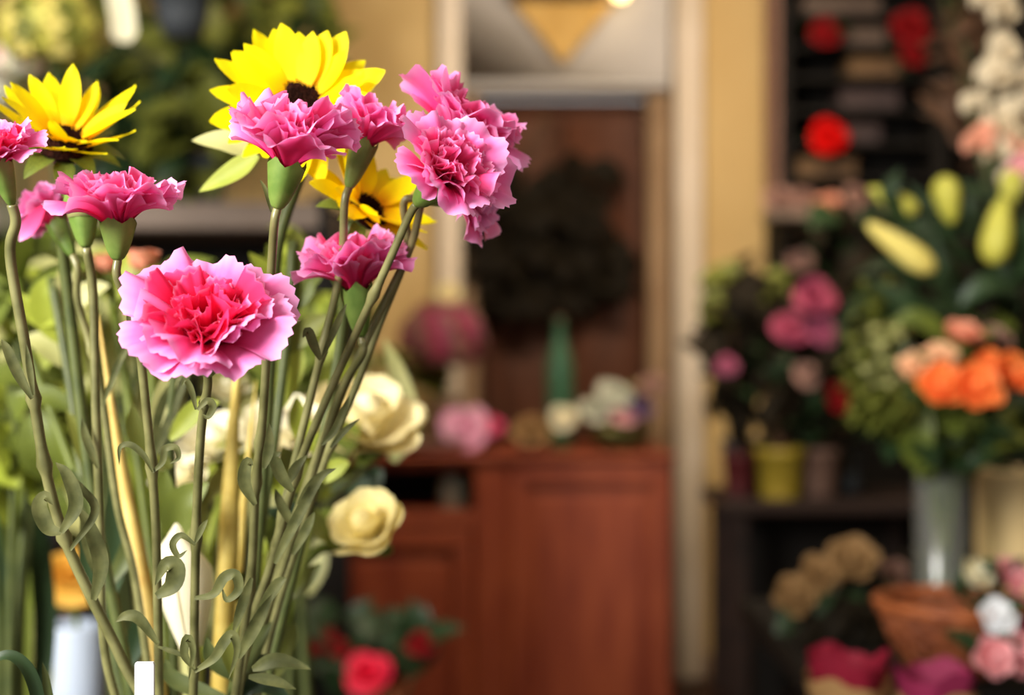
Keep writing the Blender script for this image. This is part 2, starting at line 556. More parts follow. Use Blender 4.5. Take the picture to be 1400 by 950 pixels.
def leaf_px(root, pts, w, d, d2=None, m='leaf_grey', face=(0.25, -1, 0.35), name='leaf', base=0.35, fold=0.25, label=None):
    path = pxpath(pts, d, d2 or d, 5)
    mb = MB()
    ribbon(mb, path, leafw(len(path), S(w, d) / 2, base), face, fold)
    return part(root, name, mb, M[m], label)

def carnation(label, head, d, axis, rpx, stem, d_end=0.63, leaves=(), nodes=(), pal='pink', calyx_len=0.020, stem_r=0.0020, seed=1, flat=1.0, tilt=0.0):
    rnd = random.Random(seed)
    axis = Vector(axis).normalized()
    R = S(rpx, d)
    top = P(head[0], head[1], d) - axis * (R * 0.42 * flat)
    base = top - axis * calyx_len
    last = stem[-1]
    foot = P(last[0], last[1], d_end)
    root = thing('carnation', foot, label, 'flower', 'pink carnations in the front bunch')
    py0 = 475 + (EYE - base.z) / (KPX * base.y)
    stem = [q for q in stem if q[1] > py0 + 38]
    n = len(stem)
    pts = [base, base - axis * 0.006 - Vector((0, 0, .002))]
    for i, q in enumerate(stem):
        dd = q[2] if len(q) > 2 else base.y + (d_end - base.y) * ((i + 1) / n)
        pts.append(P(q[0], q[1], dd))
    path = spline(pts, 7)
    rs = [stem_r * (0.92 + 0.16 * i / len(path)) for i in range(len(path))]
    for q in nodes:                                   # swollen joints on the stem
        k = min(range(len(path)), key=lambda i: abs((EYE - path[i].z) / (KPX * path[i].y) + 475 - q))
        rs[k] *= 1.5
        rs[max(0, k - 1)] *= 1.15
    mb = MB(); tube(mb, path, rs, 10)
    part(root, 'stem', mb, M['stem'])
    mb = MB(); calyx_mesh(mb, base, axis, calyx_len, R * 0.30)
    cx = part(root, 'calyx', mb, M['sepal'])
    F = Matrix.Translation(top - axis * 0.003) @ frame(axis)
    ps = PETALS[pal]
    for i, rg in enumerate(RINGS):
        off = rnd.uniform(0, 2 * PI)
        for k in range(rg[0]):
            phi = off + 2 * PI * k / rg[0] + rnd.uniform(-0.22, 0.22)
            sc = R * rnd.uniform(0.86, 1.14)
            mt = F @ Matrix.Rotation(phi, 4, 'Z') @ Matrix.Rotation(rnd.uniform(-0.20, 0.16), 4, 'Y') @ Matrix.Rotation(rnd.uniform(-.18, .18), 4, 'X')
            mt = mt @ Matrix.Diagonal((sc, sc, sc * flat, 1))
            inst(root, 'petal', ps[i][rnd.randrange(4)], mt)
    for lf in leaves:
        leaf_px(root, *lf)
    return root

# a table and bucket below the frame carry the front bunch
m = MB(); box(m, (-0.85, 0.35, 0.74), (-0.02, 1.62, 0.78), .005)
tb = thing('display_table', (-0.435, 1.0, 0), 'dark wooden display table that carries the flower bucket', 'table')
part(tb, 'table_top', m, M['table'], smooth=False)
for x in (-0.80, -0.07):
    for y in (0.40, 1.57):
        m = MB(); box(m, (x - .025, y - .025, 0), (x + .025, y + .025, 0.74), .004)
        part(tb, 'leg', m, M['table'], smooth=False)
bk = thing('flower_bucket', (-0.165, 0.70, 0.78), 'galvanised bucket holding the bunch of carnations', 'bucket')
m = MB(); lathe(m, [(0.0, .004), (.095, .004), (.098, .0), (.10, .004), (.128, .20), (.133, .205), (.133, .213), (.126, .213), (.120, .195), (.094, .012), (0, .012)], 40, Matrix.Translation((-0.165, 0.70, 0.78)))
part(bk, 'body', m, M['zinc'])
m = MB(); lathe(m, [(0.0, .169), (.112, .169), (.112, .171), (0, .171)], 32, Matrix.Translation((-0.165, 0.70, 0.78)))
part(bk, 'water', m, M['water'])

# ------------------------------------------------------------------ the pink carnations, front bunch
carnation('large open pink carnation facing the camera with crimson folds at its centre', (285, 428), .575, (0.15, -0.65, 0.74), 108,
          [(282, 545), (275, 590), (269, 700), (266, 830), (264, 960), (250, 1290, .68)], d_end=.68, seed=3, pal='pink_red',
          nodes=(552, 742, 905),
          leaves=[([(270, 560), (283, 548), (291, 556), (284, 570), (276, 566)], 11, .600), ([(268, 560), (262, 535), (254, 520), (248, 528)], 9, .602),
                  ([(267, 745), (248, 732), (236, 744), (244, 760), (256, 752)], 10, .607), ([(267, 742), (276, 722), (284, 710)], 9, .605),
                  ([(266, 818), (292, 812), (306, 790), (322, 786), (326, 806), (310, 820), (303, 802)], 15, .612),
                  ([(266, 915), (252, 895), (256, 872), (264, 890), (258, 930)], 12, .615), ([(266, 918), (292, 900), (306, 878), (318, 868), (324, 890), (312, 930)], 15, .616)])
carnation('pink carnation in side view whose thick green calyx leans left over the peach buds', (160, 262), .60, (0.02, -0.10, 1), 86,
          [(172, 385), (185, 440), (200, 560), (212, 700), (216, 850), (218, 960), (226, 1290, .68)], d_end=.68, seed=5, flat=1.05, calyx_len=.017, nodes=(470, 634),
          leaves=[([(185, 455), (190, 478), (203, 492), (208, 508)], 18, .605), ([(184, 452), (176, 435), (180, 420)], 7, .603),
                  ([(209, 645), (196, 622), (178, 608), (164, 612), (163, 636)], 9, .611), ([(209, 645), (222, 632), (226, 614), (240, 612), (244, 626), (232, 634)], 10, .612),
                  ([(214, 815), (236, 800), (240, 776), (226, 772), (212, 800)], 26, .618), ([(216, 880), (190, 846), (172, 842), (158, 850)], 16, .62), ([(216, 884), (240, 892), (258, 900)], 7, .62)])
carnation('pink carnation in side view standing in front of the tallest sunflower', (404, 176), .60, (0.26, -0.16, 1), 90,
          [(373, 295), (369, 400), (360, 560), (350, 660), (343, 790), (322, 950), (282, 1290, .70)], d_end=.70, seed=8, flat=1.25, nodes=(610, 660, 800),
          leaves=[([(371, 290), (364, 262), (355, 245)], 7, .612), ([(361, 640), (368, 610), (368, 578)], 15, .618), ([(349, 690), (334, 660), (338, 632), (346, 636)], 18, .62),
                  ([(344, 790), (330, 830), (318, 868)], 14, .625), ([(326, 900), (352, 850), (372, 812)], 18, .63)])
carnation('smaller pink carnation between two heads with a red-brown tinged calyx above a tall stem', (510, 162), .645, (0.34, 0.06, 1), 66,
          [(487, 262), (466, 365), (440, 480), (408, 610), (372, 765), (334, 900), (278, 1290, .70)], d_end=.70, seed=12, flat=1.25, calyx_len=.022, nodes=(485, 700),
          leaves=[([(438, 492), (428, 470), (421, 452), (414, 462)], 14, .635), ([(440, 490), (462, 440), (474, 415)], 10, .64), ([(395, 660), (404, 640), (420, 622)], 14, .64)])
carnation('large pink carnation nodding right on a long stem, foremost of the cluster of three', (624, 222), .60, (0.58, -0.62, 0.50), 84,
          [(568, 300), (527, 368), (487, 455), (440, 560), (404, 652), (368, 785), (326, 940), (266, 1290, .71)], d_end=.71, seed=14, nodes=(400, 660, 740),
          leaves=[([(400, 672), (384, 650), (376, 626), (384, 618)], 18, .63), ([(375, 770), (400, 720), (436, 655), (460, 640)], 15, .64), ([(352, 840), (378, 800), (392, 790)], 16, .64),
                  ([(345, 915), (380, 902), (425, 915)], 20, .645), ([(340, 925), (372, 930), (405, 942)], 16, .645)])
carnation('pink carnation behind the nodding cluster whose upper edge reaches above it', (642, 158), .655, (0.55, -0.05, 0.82), 88,
          [(562, 336), (520, 425), (462, 550), (420, 660), (384, 770), (346, 905), (290, 1290, .72)], d_end=.72, seed=17, nodes=(560,),
          leaves=[([(440, 608), (456, 590), (470, 560), (478, 540)], 10, .65), ([(408, 690), (430, 660), (450, 640)], 15, .65)])
carnation('pink carnation hanging lowest in the cluster beside the dark doorway', (652, 256), .66, (0.86, -0.25, 0.12), 74,
          [(556, 345), (520, 440), (486, 530), (448, 620), (410, 730), (356, 930), (300, 1290, .73)], d_end=.73, seed=19, nodes=(610,), pal='pink_pale',
          leaves=[([(452, 612), (470, 590), (492, 572)], 9, .66), ([(400, 758), (420, 720), (430, 700)], 14, .66)])
carnation('pink carnation low among the stems under the small tilted sunflower', (482, 352), .66, (-0.10, -0.10, 1), 80,
          [(492, 450), (468, 530), (430, 640), (392, 760), (340, 930), (284, 1290, .72)], d_end=.72, seed=23, flat=1.15, nodes=(470,), calyx_len=.024,
          leaves=[([(404, 725), (384, 690), (376, 668)], 14, .66)])
carnation('pink carnation cut by the left edge of the picture', (-8, 192), .585, (-0.12, -0.40, 0.90), 62,
          [(14, 350), (34, 470), (46, 545), (64, 650), (88, 735), (124, 815), (168, 905), (205, 1000), (232, 1290, .66)], d_end=.66, seed=29, pal='pink_red', nodes=(545, 640, 740), stem_r=.0024,
          leaves=[([(44, 545), (24, 510), (10, 478), (2, 464)], 15, .60), ([(46, 540), (40, 500), (36, 470)], 9, .60), ([(84, 728), (66, 722), (54, 694), (62, 678), (72, 690)], 22, .605),
                  ([(84, 728), (104, 690), (92, 650), (76, 632)], 20, .605), ([(96, 752), (130, 700), (112, 668), (84, 640)], 12, .61), ([(128, 820), (138, 770), (122, 720), (104, 690)], 22, .62)])
carnation('faded pink carnation drooping behind the left-hand heads', (66, 282), .72, (-0.45, 0.20, 0.80), 52,
          [(106, 412), (126, 480), (142, 560), (160, 690), (186, 800), (212, 1000), (238, 1290, .74)], d_end=.74, seed=31, pal='pink_pale', flat=1.2, nodes=(480,),
          leaves=[([(140, 555), (165, 490), (182, 470)], 10, .72), ([(60, 282, .70), (40, 312, .70), (26, 330, .70)], 22, .70, None, 'pink_pale', (0, -1, .2), 'petal')])

# a carnation still in bud
root = thing('carnation_bud', P(236, 1290, .70), 'closed green carnation bud on a grey stem behind the left side-view head', 'flower bud')
path = pxpath([(118, 338), (127, 400), (131, 560), (136, 700), (142, 880), (170, 1000), (236, 1290, .70)], .66, .70, 6)
m = MB(); tube(m, path, .0022, 8); part(root, 'stem', m, M['stem'])
m = MB(); calyx_mesh(m, path[0], (-.08, 0, 1), .024, .0085); part(root, 'calyx', m, M['sepal'])
m = MB(); lathe(m, [(.0075, .014), (.007, .022), (.004, .028), (0, .030)], 12, Matrix.Translation(path[0]) @ frame((-.08, 0, 1)))
part(root, 'bud_tip', m, M['sage'])
leaf_px(root, [(134, 640), (118, 600), (112, 570)], 12, .67)
leaf_px(root, [(140, 800), (120, 740), (112, 690)], 18, .68)

# dark curled leaf bottom left
root = thing('strap_leaf_shoot', P(60, 1150, .62), 'dark glossy leaf arching at the bottom left corner', 'leaf')
leaf_px(root, [(60, 1150), (58, 1010), (44, 930), (18, 898), (-10, 905), (-30, 950)], 20, .62, None, 'deep', (0.4, -.6, .7))
leaf_px(root, [(64, 1150), (70, 1020), (64, 940), (58, 905)], 16, .63, None, 'stem_dark', (0.4, -.6, .7))

# ------------------------------------------------------------------ sunflowers
def sun_petal(seed, L=1.0):
    r = random.Random(seed)
    nv, nu = 9, 4
    w = r.uniform(0.155, 0.19)
    bend, tw = r.uniform(-.10, .22), r.uniform(-.25, .25)
    vs, fs, ts = [], [], []
    for i in range(nv + 1):
        v = i / nv
        hw = w * (0.45 + 0.55 * math.sin(PI / 2 * min(1, v / 0.45))) if v < .45 else w * max(0.06, math.cos(PI / 2 * (v - .45) / .55) ** 0.62)
        for j in range(nu + 1):
            u = j / nu * 2 - 1
            z = bend * v * v + 0.05 * abs(u) * math.sin(PI * v) + tw * v * u * hw + 0.012 * math.cos(u * 9)
            vs.append((0.24 + v * 0.76 * L, u * hw, z))
            ts.append(v)
    m = nu + 1
    for i in range(nv):
        for j in range(nu):
            fs.append((i * m + j, i * m + j + 1, (i + 1) * m + j + 1, (i + 1) * m + j))
    return MB().add(vs, fs, ts).mesh('petal', M['yellow'])
SUNP = [sun_petal(i) for i in range(5)]

def unit_leaf(m, w=0.22, curl=0.2, fold=0.25, n=8, seed=0):
    path = [Vector((t, 0, curl * math.sin(PI * t * 0.8) - curl * 0.6 * t * t)) for t in [i / n for i in range(n + 1)]]
    return ribbon(MB(), path, leafw(n + 1, w, 0.15, 0.4), (0, 0, 1), fold).mesh('leaf', m)
LEAF = {}
def leafmesh(key, w=0.22, curl=0.2):
    k = (key, round(w, 2), round(curl, 2))
    if k not in LEAF:
        LEAF[k] = unit_leaf(M[key], w, curl)
    return LEAF[k]

def aim(p, direction, up, size):
    """matrix that lays a unit leaf (along +X, upper side +Z) from p along direction"""
    x = Vector(direction).normalized()
    y = Vector(up).cross(x)
    if y.length < 1e-3:
        y = Vector((0, 1, 0)).cross(x)
    y.normalize()
    z = x.cross(y)
    m = Matrix((x, y, z)).transposed().to_4x4()
    return Matrix.Translation(p) @ m @ Matrix.Diagonal((size, size, size, 1))

def sunflower(label, c, d, axis, rpx, stem, lift=10, n=17, d_end=.78, seed=1, leaves=(), slim=1.0):
    rnd = random.Random(seed)
    axis = Vector(axis).normalized()
    R = S(rpx, d)
    C = P(c[0], c[1], d)
    F = Matrix.Translation(C) @ frame(axis)
    foot = P(stem[-1][0], stem[-1][1], d_end)
    root = thing('sunflower', foot, label, 'flower', 'yellow sunflowers behind the carnations')
    for ring in range(2):
        for k in range(n):
            phi = 2 * PI * (k + 0.5 * ring) / n + rnd.uniform(-.09, .09)
            a = -math.radians(lift + (8 if ring else 0) + rnd.uniform(-9, 9))
            sc = R * rnd.uniform(.86, 1.04) * (.9 if ring else 1)
            inst(root, 'petal', SUNP[rnd.randrange(5)], F @ Matrix.Translation((0, 0, .002 * ring)) @ Matrix.Rotation(phi, 4, 'Z') @ Matrix.Rotation(a, 4, 'Y') @ Matrix.Rotation(rnd.uniform(-.25, .25), 4, 'X') @ Matrix.Diagonal((sc, sc * slim, sc, 1)))
    m = MB(); lathe(m, [(.30 * R, -.02 * R), (.31 * R, .05 * R), (.27 * R, .11 * R), (.17 * R, .13 * R), (0, .12 * R)], 28, F)
    disc = part(root, 'disc', m, M['disc'])
    m = MB()
    for k in range(150):
        rr = .295 * R * math.sqrt((k + .5) / 150)
        w = k * 2.39996
        h = .12 * R if rr < .2 * R else .09 * R
        lathe(m, [(.016 * R, 0), (.012 * R, .05 * R), (0, .065 * R)], 5, F @ Matrix.Translation((rr * math.cos(w), rr * math.sin(w), h - .01 * R)))
    part(disc, 'florets', m, M['disc'], kind='stuff')
    lm = leafmesh('green', .22, .15)
    for k in range(11):
        phi = 2 * PI * k / 11 + rnd.uniform(-.1, .1)
        mt = F @ Matrix.Translation((0, 0, -.05 * R)) @ Matrix.Rotation(phi, 4, 'Z') @ Matrix.Translation((.16 * R, 0, 0)) @ Matrix.Rotation(math.radians(rnd.uniform(-8, 25)), 4, 'Y') @ Matrix.Diagonal((.52 * R, .52 * R, .52 * R, 1))
        inst(root, 'sepal', lm, mt)
    m = MB(); lathe(m, [(.05 * R, -.26 * R), (.16 * R, -.16 * R), (.28 * R, -.04 * R), (.29 * R, -.02 * R)], 20, F)
    part(root, 'receptacle', m, M['stem_dark'])
    b = F @ Vector((0, 0, -.24 * R))
    pts = [b, b - axis * .02 - Vector((0, 0, .006))]
    for i, q in enumerate(stem):
        pts.append(P(q[0], q[1], q[2] if len(q) > 2 else b.y + .02 + (d_end - b.y - .02) * (i + 1) / len(stem)))
    m = MB(); tube(m, spline(pts, 6), .0030, 10)
    part(root, 'stem', m, M['stem_dark'])
    for lf in leaves:
        leaf_px(root, *lf)
    return root

sunflower('tallest sunflower, broad yellow petals behind the side-view carnation', (411, 146), .70, (0.02, -0.90, 0.42), 124,
          [(381, 330), (372, 460), (356, 700), (330, 960), (276, 1290, .76)], d_end=.76, seed=2, lift=3, n=20,
          leaves=[([(345, 210), (310, 194), (262, 192)], 36, .715, None, 'sage', (0, -1, .5)), ([(352, 212), (318, 236), (272, 262)], 32, .71, None, 'lime', (0.2, -1, .5))])
sunflower('sunflower with spiky upright petals beside the left edge', (88, 200), .70, (0.26, -0.58, 0.76), 124,
          [(95, 420), (130, 700), (182, 960), (226, 1290, .75)], d_end=.75, seed=6, lift=20, n=11, slim=.72)
sunflower('small sunflower tilted right with a long dark centre among the stems', (498, 290), .70, (0.62, -0.45, 0.64), 106,
          [(470, 430), (430, 660), (372, 900), (286, 1290, .76)], d_end=.76, seed=11, lift=14, n=13)

# ------------------------------------------------------------------ roses and other blooms
def rose_petal(m, seed, w=0.62, cup=0.55, lip=0.35):
    r = random.Random(seed)
    nv, nu = 7, 6
    vs, fs, ts = [], [], []
    for i in range(nv + 1):
        v = i / nv
        hw = w * math.sin(PI * (0.12 + 0.70 * v) ** 0.9) if v < 1 else w * 0.55
        for j in range(nu + 1):
            u = j / nu * 2 - 1
            vv = v * (1 - 0.10 * u * u)
            out = 0.42 * math.sin(vv * PI * .55) + lip * max(0, vv - .68) ** 1.3 * 1.6
            x = 0.06 + out - cup * (u * hw) ** 2
            vs.append((x, u * hw * .9, 0.95 * vv - lip * max(0, vv - .8) * .5 + .02 * math.sin(7 * u + seed)))
            ts.append(v)
    mm = nu + 1
    for i in range(nv):
        for j in range(nu):
            fs.append((i * mm + j, i * mm + j + 1, (i + 1) * mm + j + 1, (i + 1) * mm + j))
    return MB().add(vs, fs, ts).mesh('petal', m)
RP = {}
def rosemesh(key, k):
    if (key, k) not in RP:
        RP[(key, k)] = rose_petal(M[key], k)
    return RP[(key, k)]

def rose(label, c, d, rpx, key, stem, axis=(0, -.4, 1), group=None, leafkey='green', seed=1, name='rose', cat='flower', d_end=None, open_=1.0, leaves=2):
    """a rose with separate petals"""
    rnd = random.Random(seed)
    axis = Vector(axis).normalized()
    R = S(rpx, d)
    C = P(c[0], c[1], d)
    F = Matrix.Translation(C - axis * R * .62) @ frame(axis)
    foot = stem[-1] if isinstance(stem[-1], Vector) else P(stem[-1][0], stem[-1][1], d_end or d)
    root = thing(name, foot, label, cat, group)
    for ring, (n, til, sc) in enumerate(((5, 30 * open_, 1.12), (5, 16 * open_, 1.1), (4, 2, 1.06), (3, -14, 1.0))):
        off = rnd.uniform(0, 6)
        for k in range(n):
            phi = off + 2 * PI * k / n + rnd.uniform(-.15, .15)
            q = R * sc * rnd.uniform(.95, 1.06)
            q2 = q * (1.0 if ring < 2 else .72 if ring == 2 else .5)
            inst(root, 'petal', rosemesh(key, rnd.randrange(3)), F @ Matrix.Rotation(phi, 4, 'Z') @ Matrix.Rotation(math.radians(til + rnd.uniform(-5, 5)), 4, 'Y') @ Matrix.Diagonal((q2, q2, q, 1)))
    m = MB(); lathe(m, [(0, .0), (.22 * R, .1 * R), (.34 * R, .4 * R), (.25 * R, .85 * R), (0, .98 * R)], 12, F)
    part(root, 'heart', m, M[key])
    m = MB(); lathe(m, [(.06 * R, -.22 * R), (.2 * R, -.1 * R), (.26 * R, .04 * R), (.1 * R, .10 * R)], 12, F)
    part(root, 'receptacle', m, M[leafkey])
    b = F @ Vector((0, 0, -.2 * R))
    pts = [b, b - axis * .02] + [s if isinstance(s, Vector) else P(s[0], s[1], s[2] if len(s) > 2 else (d_end or d)) for s in stem]
    sp = spline(pts, 5)
    m = MB(); tube(m, sp, .0032, 7)
    part(root, 'stem', m, M[leafkey])
    lm = leafmesh(leafkey, .26, .15)
    for k in range(leaves):
        i = int(len(sp) * (.18 + .14 * k)) + 1
        w = rnd.uniform(0, 2 * PI)
        inst(root, 'leaf', lm, aim(sp[min(i, len(sp) - 1)], (math.cos(w), math.sin(w) * .6, .5), (0, -.6, 1), .055))
    return root

def spiral_bloom(mb, C, R, axis, turns=3.2, seed=0):
    """a full flower head as one continuous wound petal band"""
    r = random.Random(seed)
    F = Matrix.Translation(C) @ frame(axis)
    n, nv = int(turns * 16), 5
    vs, fs, ts = [], [], []
    for i in range(n + 1):
        f = i / n
        w = f * turns * 2 * PI
        til = math.radians(-4 + 74 * f ** 1.2)
        L = R * (0.72 + 0.42 * f) * (1 + .10 * math.sin(w * 2.7 + seed))
        r0 = R * (.05 + .10 * f)
        for j in range(nv + 1):
            v = j / nv
            th = til * (0.5 + 0.8 * v)
            rr = r0 + math.sin(th) * L * v + .10 * R * math.sin(v * PI) * (1 - f)
            z = math.cos(th) * L * v - .25 * R + .04 * R * v * math.sin(w * 4.3)
            vs.append(F @ Vector((rr * math.cos(w), rr * math.sin(w), z)))
            ts.append(v)
    m = nv + 1
    for i in range(n):
        for j in range(nv):
            fs.append((i * m + j, i * m + j + 1, (i + 1) * m + j + 1, (i + 1) * m + j))
    return mb.add(vs, fs, ts)

def bloom(label, c, d, rpx, key, foot=None, axis=(0, -.6, 1), name='bloom', cat='flower', group=None, leafkey='deep', seed=1, stem=True, leaves=2, leafsize=.07):
    """a distant flower: head, stem and a few leaves"""
    rnd = random.Random(seed)
    R = S(rpx, d) * .85
    C = P(c[0], c[1], d)
    foot = Vector(foot) if foot is not None else C - Vector((0, 0, 3 * R))
    root = thing(name, foot, label, cat, group)
    m = MB(); spiral_bloom(m, C, R, axis, seed=seed)
    part(root, 'flower_head', m, M[key])
    ax = Vector(axis).normalized()
    sp = spline([C - ax * R * .2, C - ax * R * .8 - Vector((0, 0, R * .2)), C.lerp(foot, .55) + Vector((0, .01, 0)), foot], 5)
    m = MB(); tube(m, sp, max(.003, R * .06), 7)
    part(root, 'stem', m, M[leafkey])
    lm = leafmesh(leafkey, .3, .15)
    for k in range(leaves):
        i = min(len(sp) - 2, 4 + 3 * k)
        w = rnd.uniform(0, 2 * PI)
        inst(root, 'leaf', lm, aim(sp[i], (math.cos(w), .5 * math.sin(w), .4), (0, -.6, 1), leafsize * rnd.uniform(.8, 1.2)))
    return root

def pot(root, c, rt, rb, h, key, name='pot', rim=True):
    """an open tapered pot standing at c, with soil"""
    F = Matrix.Translation(c)
    t = rt * .07
    prof = [(0, 0), (rb, 0), (rb, .004)] + [(rb + (rt - rb) * .85, h * .84)] + ([(rt * 1.06, h * .85), (rt * 1.08, h), ] if rim else [(rt, h)]) + [(rt - t, h), (rt - t, h * .88)]
    m = MB(); lathe(m, prof + [(0, h * .88)], 28, F)
    o = part(root, name, m, M[key])
    m = MB(); lathe(m, [(0, h * .885), (rt - t * 1.1, h * .89), (0, h * .91)], 20, F)
    part(root, 'soil', m, M['soil'])
    return o

def leafy(label, name, base, spread, n, key, size, cat='plant', group=None, lw=.28, curl=.2, seed=1, stems=6, potdef=None, droop=.3, key2=None):
    """a bushy plant: stems from base fanning into an ellipsoid centre/radii (spread = (centre, (rx, ry, rz)))"""
    rnd = random.Random(seed)
    C, rad = Vector(spread[0]), spread[1]
    base = Vector(base)
    root = thing(name, base if potdef is None else base - Vector((0, 0, potdef[2] * .88)), label, cat, group)
    if potdef:
        pot(root, base - Vector((0, 0, potdef[2] * .88)), potdef[0], potdef[1], potdef[2], potdef[3])
    tips = []
    for k in range(stems):
        w = 2 * PI * k / stems + rnd.uniform(-.4, .4)
        tip = C + Vector((math.cos(w) * rad[0] * .6, math.sin(w) * rad[1] * .6, rnd.uniform(-.1, .7) * rad[2]))
        sp = spline([base + Vector((math.cos(w), math.sin(w), 0)) * .012, base.lerp(C, .55) + Vector((math.cos(w), math.sin(w), 0)) * rad[0] * .15, tip], 6)
        m = MB(); tube(m, sp, [.0045 * (1 - .6 * i / len(sp)) for i in range(len(sp))], 6)
        part(root, 'stem', m, M['twig' if key in ('black_green',) else 'stem_dark'])
        tips.append(sp)
    ms = [leafmesh(key, lw, curl), leafmesh(key, lw * .85, curl * .5)]
    if key2:
        ms.append(leafmesh(key2, lw, curl))
    for k in range(n):
        while True:
            q = Vector((rnd.uniform(-1, 1), rnd.uniform(-1, 1), rnd.uniform(-1, 1)))
            if q.length <= 1:
                break
        p = C + Vector((q.x * rad[0], q.y * rad[1], q.z * rad[2]))
        dr = (p - base).normalized() + Vector((rnd.uniform(-1, 1), rnd.uniform(-1, 1), rnd.uniform(-1, .6) - droop)) * .9
        s = size * rnd.uniform(.7, 1.25)
        dr.normalize()
        inst(root, 'leaf', ms[rnd.randrange(len(ms))], aim(p - dr * s * .5, dr, (rnd.uniform(-.5, .5), -.7, 1), s))
    return root

# --- cream roses and greenery just behind the carnations (standing in the same bucket)
BF = [P(300, 1290, .78), P(260, 1300, .80), P(330, 1290, .79), P(240, 1290, .80)]
rose('full cream rose behind the parallel stems, above the counter edge', (502, 560), .98, 78, 'cream', [(440, 660, .93), (380, 800, .88), (330, 960, .84), BF[0]], axis=(.2, -.55, .8), group='cream roses behind the carnations', seed=4, open_=1.2)
rose('cream rose in front of the cabinet drawer, standing apart on the right', (496, 712), .88, 54, 'butter', [(440, 750, .87), (400, 810, .86), (360, 960, .84), BF[2]], axis=(-.3, -.75, .6), group='cream roses behind the carnations', seed=9)
rose('cream white rose half hidden by the stem of the tallest carnation', (386, 580), .88, 62, 'ivory', [(370, 720, .9), (320, 960, .84), BF[0]], axis=(0, -.6, .8), group='cream roses behind the carnations', seed=15, leafkey='lime')
rose('ivory rose behind the stem below the large open carnation', (292, 596), .90, 48, 'ivory', [(285, 760, .92), (270, 980, .85), BF[1]], axis=(-.1, -.6, .8), group='cream roses behind the carnations', seed=16, leafkey='lime')
rose('small ivory rose lower left of the curled carnation leaf', (244, 648), .88, 42, 'ivory', [(250, 800, .9), (255, 980, .84), BF[1]], axis=(-.2, -.6, .7), group='cream roses behind the carnations', seed=18, leafkey='sage')
rose('small pale rose under the petals of the large open carnation', (312, 524), .95, 30, 'ivory', [(308, 700, .95), (290, 980, .86), BF[3]], axis=(0, -.5, .8), group='cream roses behind the carnations', seed=21, leafkey='sage')
rose('peach rose bud beside the leaning calyx on the left', (196, 352), .92, 30, 'peach', [(205, 480, .9), (222, 800, .85), BF[3]], axis=(.05, -.1, 1), open_=.2, seed=22, name='rose_bud', cat='flower bud', group='peach rose buds')
rose('peach rose bud half hidden behind the leaning calyx stem', (147, 356), .92, 26, 'peach', [(165, 480, .9), (210, 800, .85), BF[3]], axis=(-.1, -.1, 1), open_=.2, seed=25, name='rose_bud', cat='flower bud', group='peach rose buds')
rose('pale pink rose bud at the left edge under the cut carnation', (18, 345), .90, 18, 'rose_pink', [(40, 480, .9), (150, 800, .85), BF[3]], axis=(-.1, -.2, 1), open_=.3, seed=26, name='rose_bud', cat='flower bud')

def greens(label, name, stem, d0, d1, leaves, key='green', r=.003, skey='stem_dark', cat='foliage'):
    path = pxpath(stem, d0, d1, 6)
    root = thing(name, path[-1], label, cat)
    m = MB(); tube(m, path, r, 7)
    part(root, 'stem', m, M[skey])
    for lf in leaves:
        pts, w = lf[0], lf[1]
        k = lf[2] if len(lf) > 2 else key
        leaf_px(root, pts, w, d0, None, k, lf[3] if len(lf) > 3 else (.3, -1, .5))
    return root

greens('leafy lime green stem left of the leaning carnation stem', 'leafy_shoot', [(70, 380), (95, 520), (130, 760), (238, 1290)], .86, .80,
       [([(95, 470), (70, 440), (62, 400), (92, 372)], 44, 'lime'), ([(85, 440), (50, 430), (25, 400)], 34, 'lime'), ([(90, 500), (60, 470), (30, 462)], 34, 'sage'), ([(80, 430), (92, 395), (84, 362)], 40, 'sage'), ([(100, 560), (60, 540), (20, 540)], 30, 'green'), ([(80, 430), (120, 400), (150, 390)], 30, 'sage')])
greens('broad green leaves right of the large open carnation', 'leafy_shoot', [(400, 330), (395, 430), (370, 640), (320, 950), (276, 1290)], .80, .78,
       [([(398, 420), (370, 380), (340, 345)], 32, 'lime'), ([(396, 430), (420, 390), (440, 380)], 30, 'green'), ([(392, 460), (380, 430), (352, 420)], 36, 'green'), ([(390, 480), (420, 450), (452, 430)], 34, 'olive'), ([(385, 520), (350, 490), (330, 470)], 40, 'green'), ([(398, 400), (410, 350), (400, 310)], 34, 'olive'), ([(380, 560), (400, 500), (412, 470)], 34, 'lime')])
greens('long sage leaves under the large open carnation', 'leafy_shoot', [(240, 500), (232, 600), (236, 760), (240, 1290)], .76, .77,
       [([(212, 620), (232, 550), (262, 498)], 30, 'leaf_grey'), ([(206, 600), (228, 530), (250, 505)], 26, 'sage'), ([(236, 740), (250, 690), (285, 660)], 50, 'green'), ([(234, 720), (222, 680), (226, 640)], 40, 'green'), ([(232, 600), (270, 560), (300, 550)], 30, 'lime'), ([(234, 640), (190, 600), (180, 550)], 30, 'olive')])
greens('pale green pointed leaf beside the full cream rose', 'leafy_shoot', [(500, 640), (430, 720), (370, 960), (310, 1290)], 1.10, .80,
       [([(536, 630), (556, 585), (545, 520), (524, 462)], 36, 'sage'), ([(520, 640), (500, 660), (450, 668)], 34, 'deep'), ([(515, 660), (470, 690), (440, 720)], 30, 'black_green')])
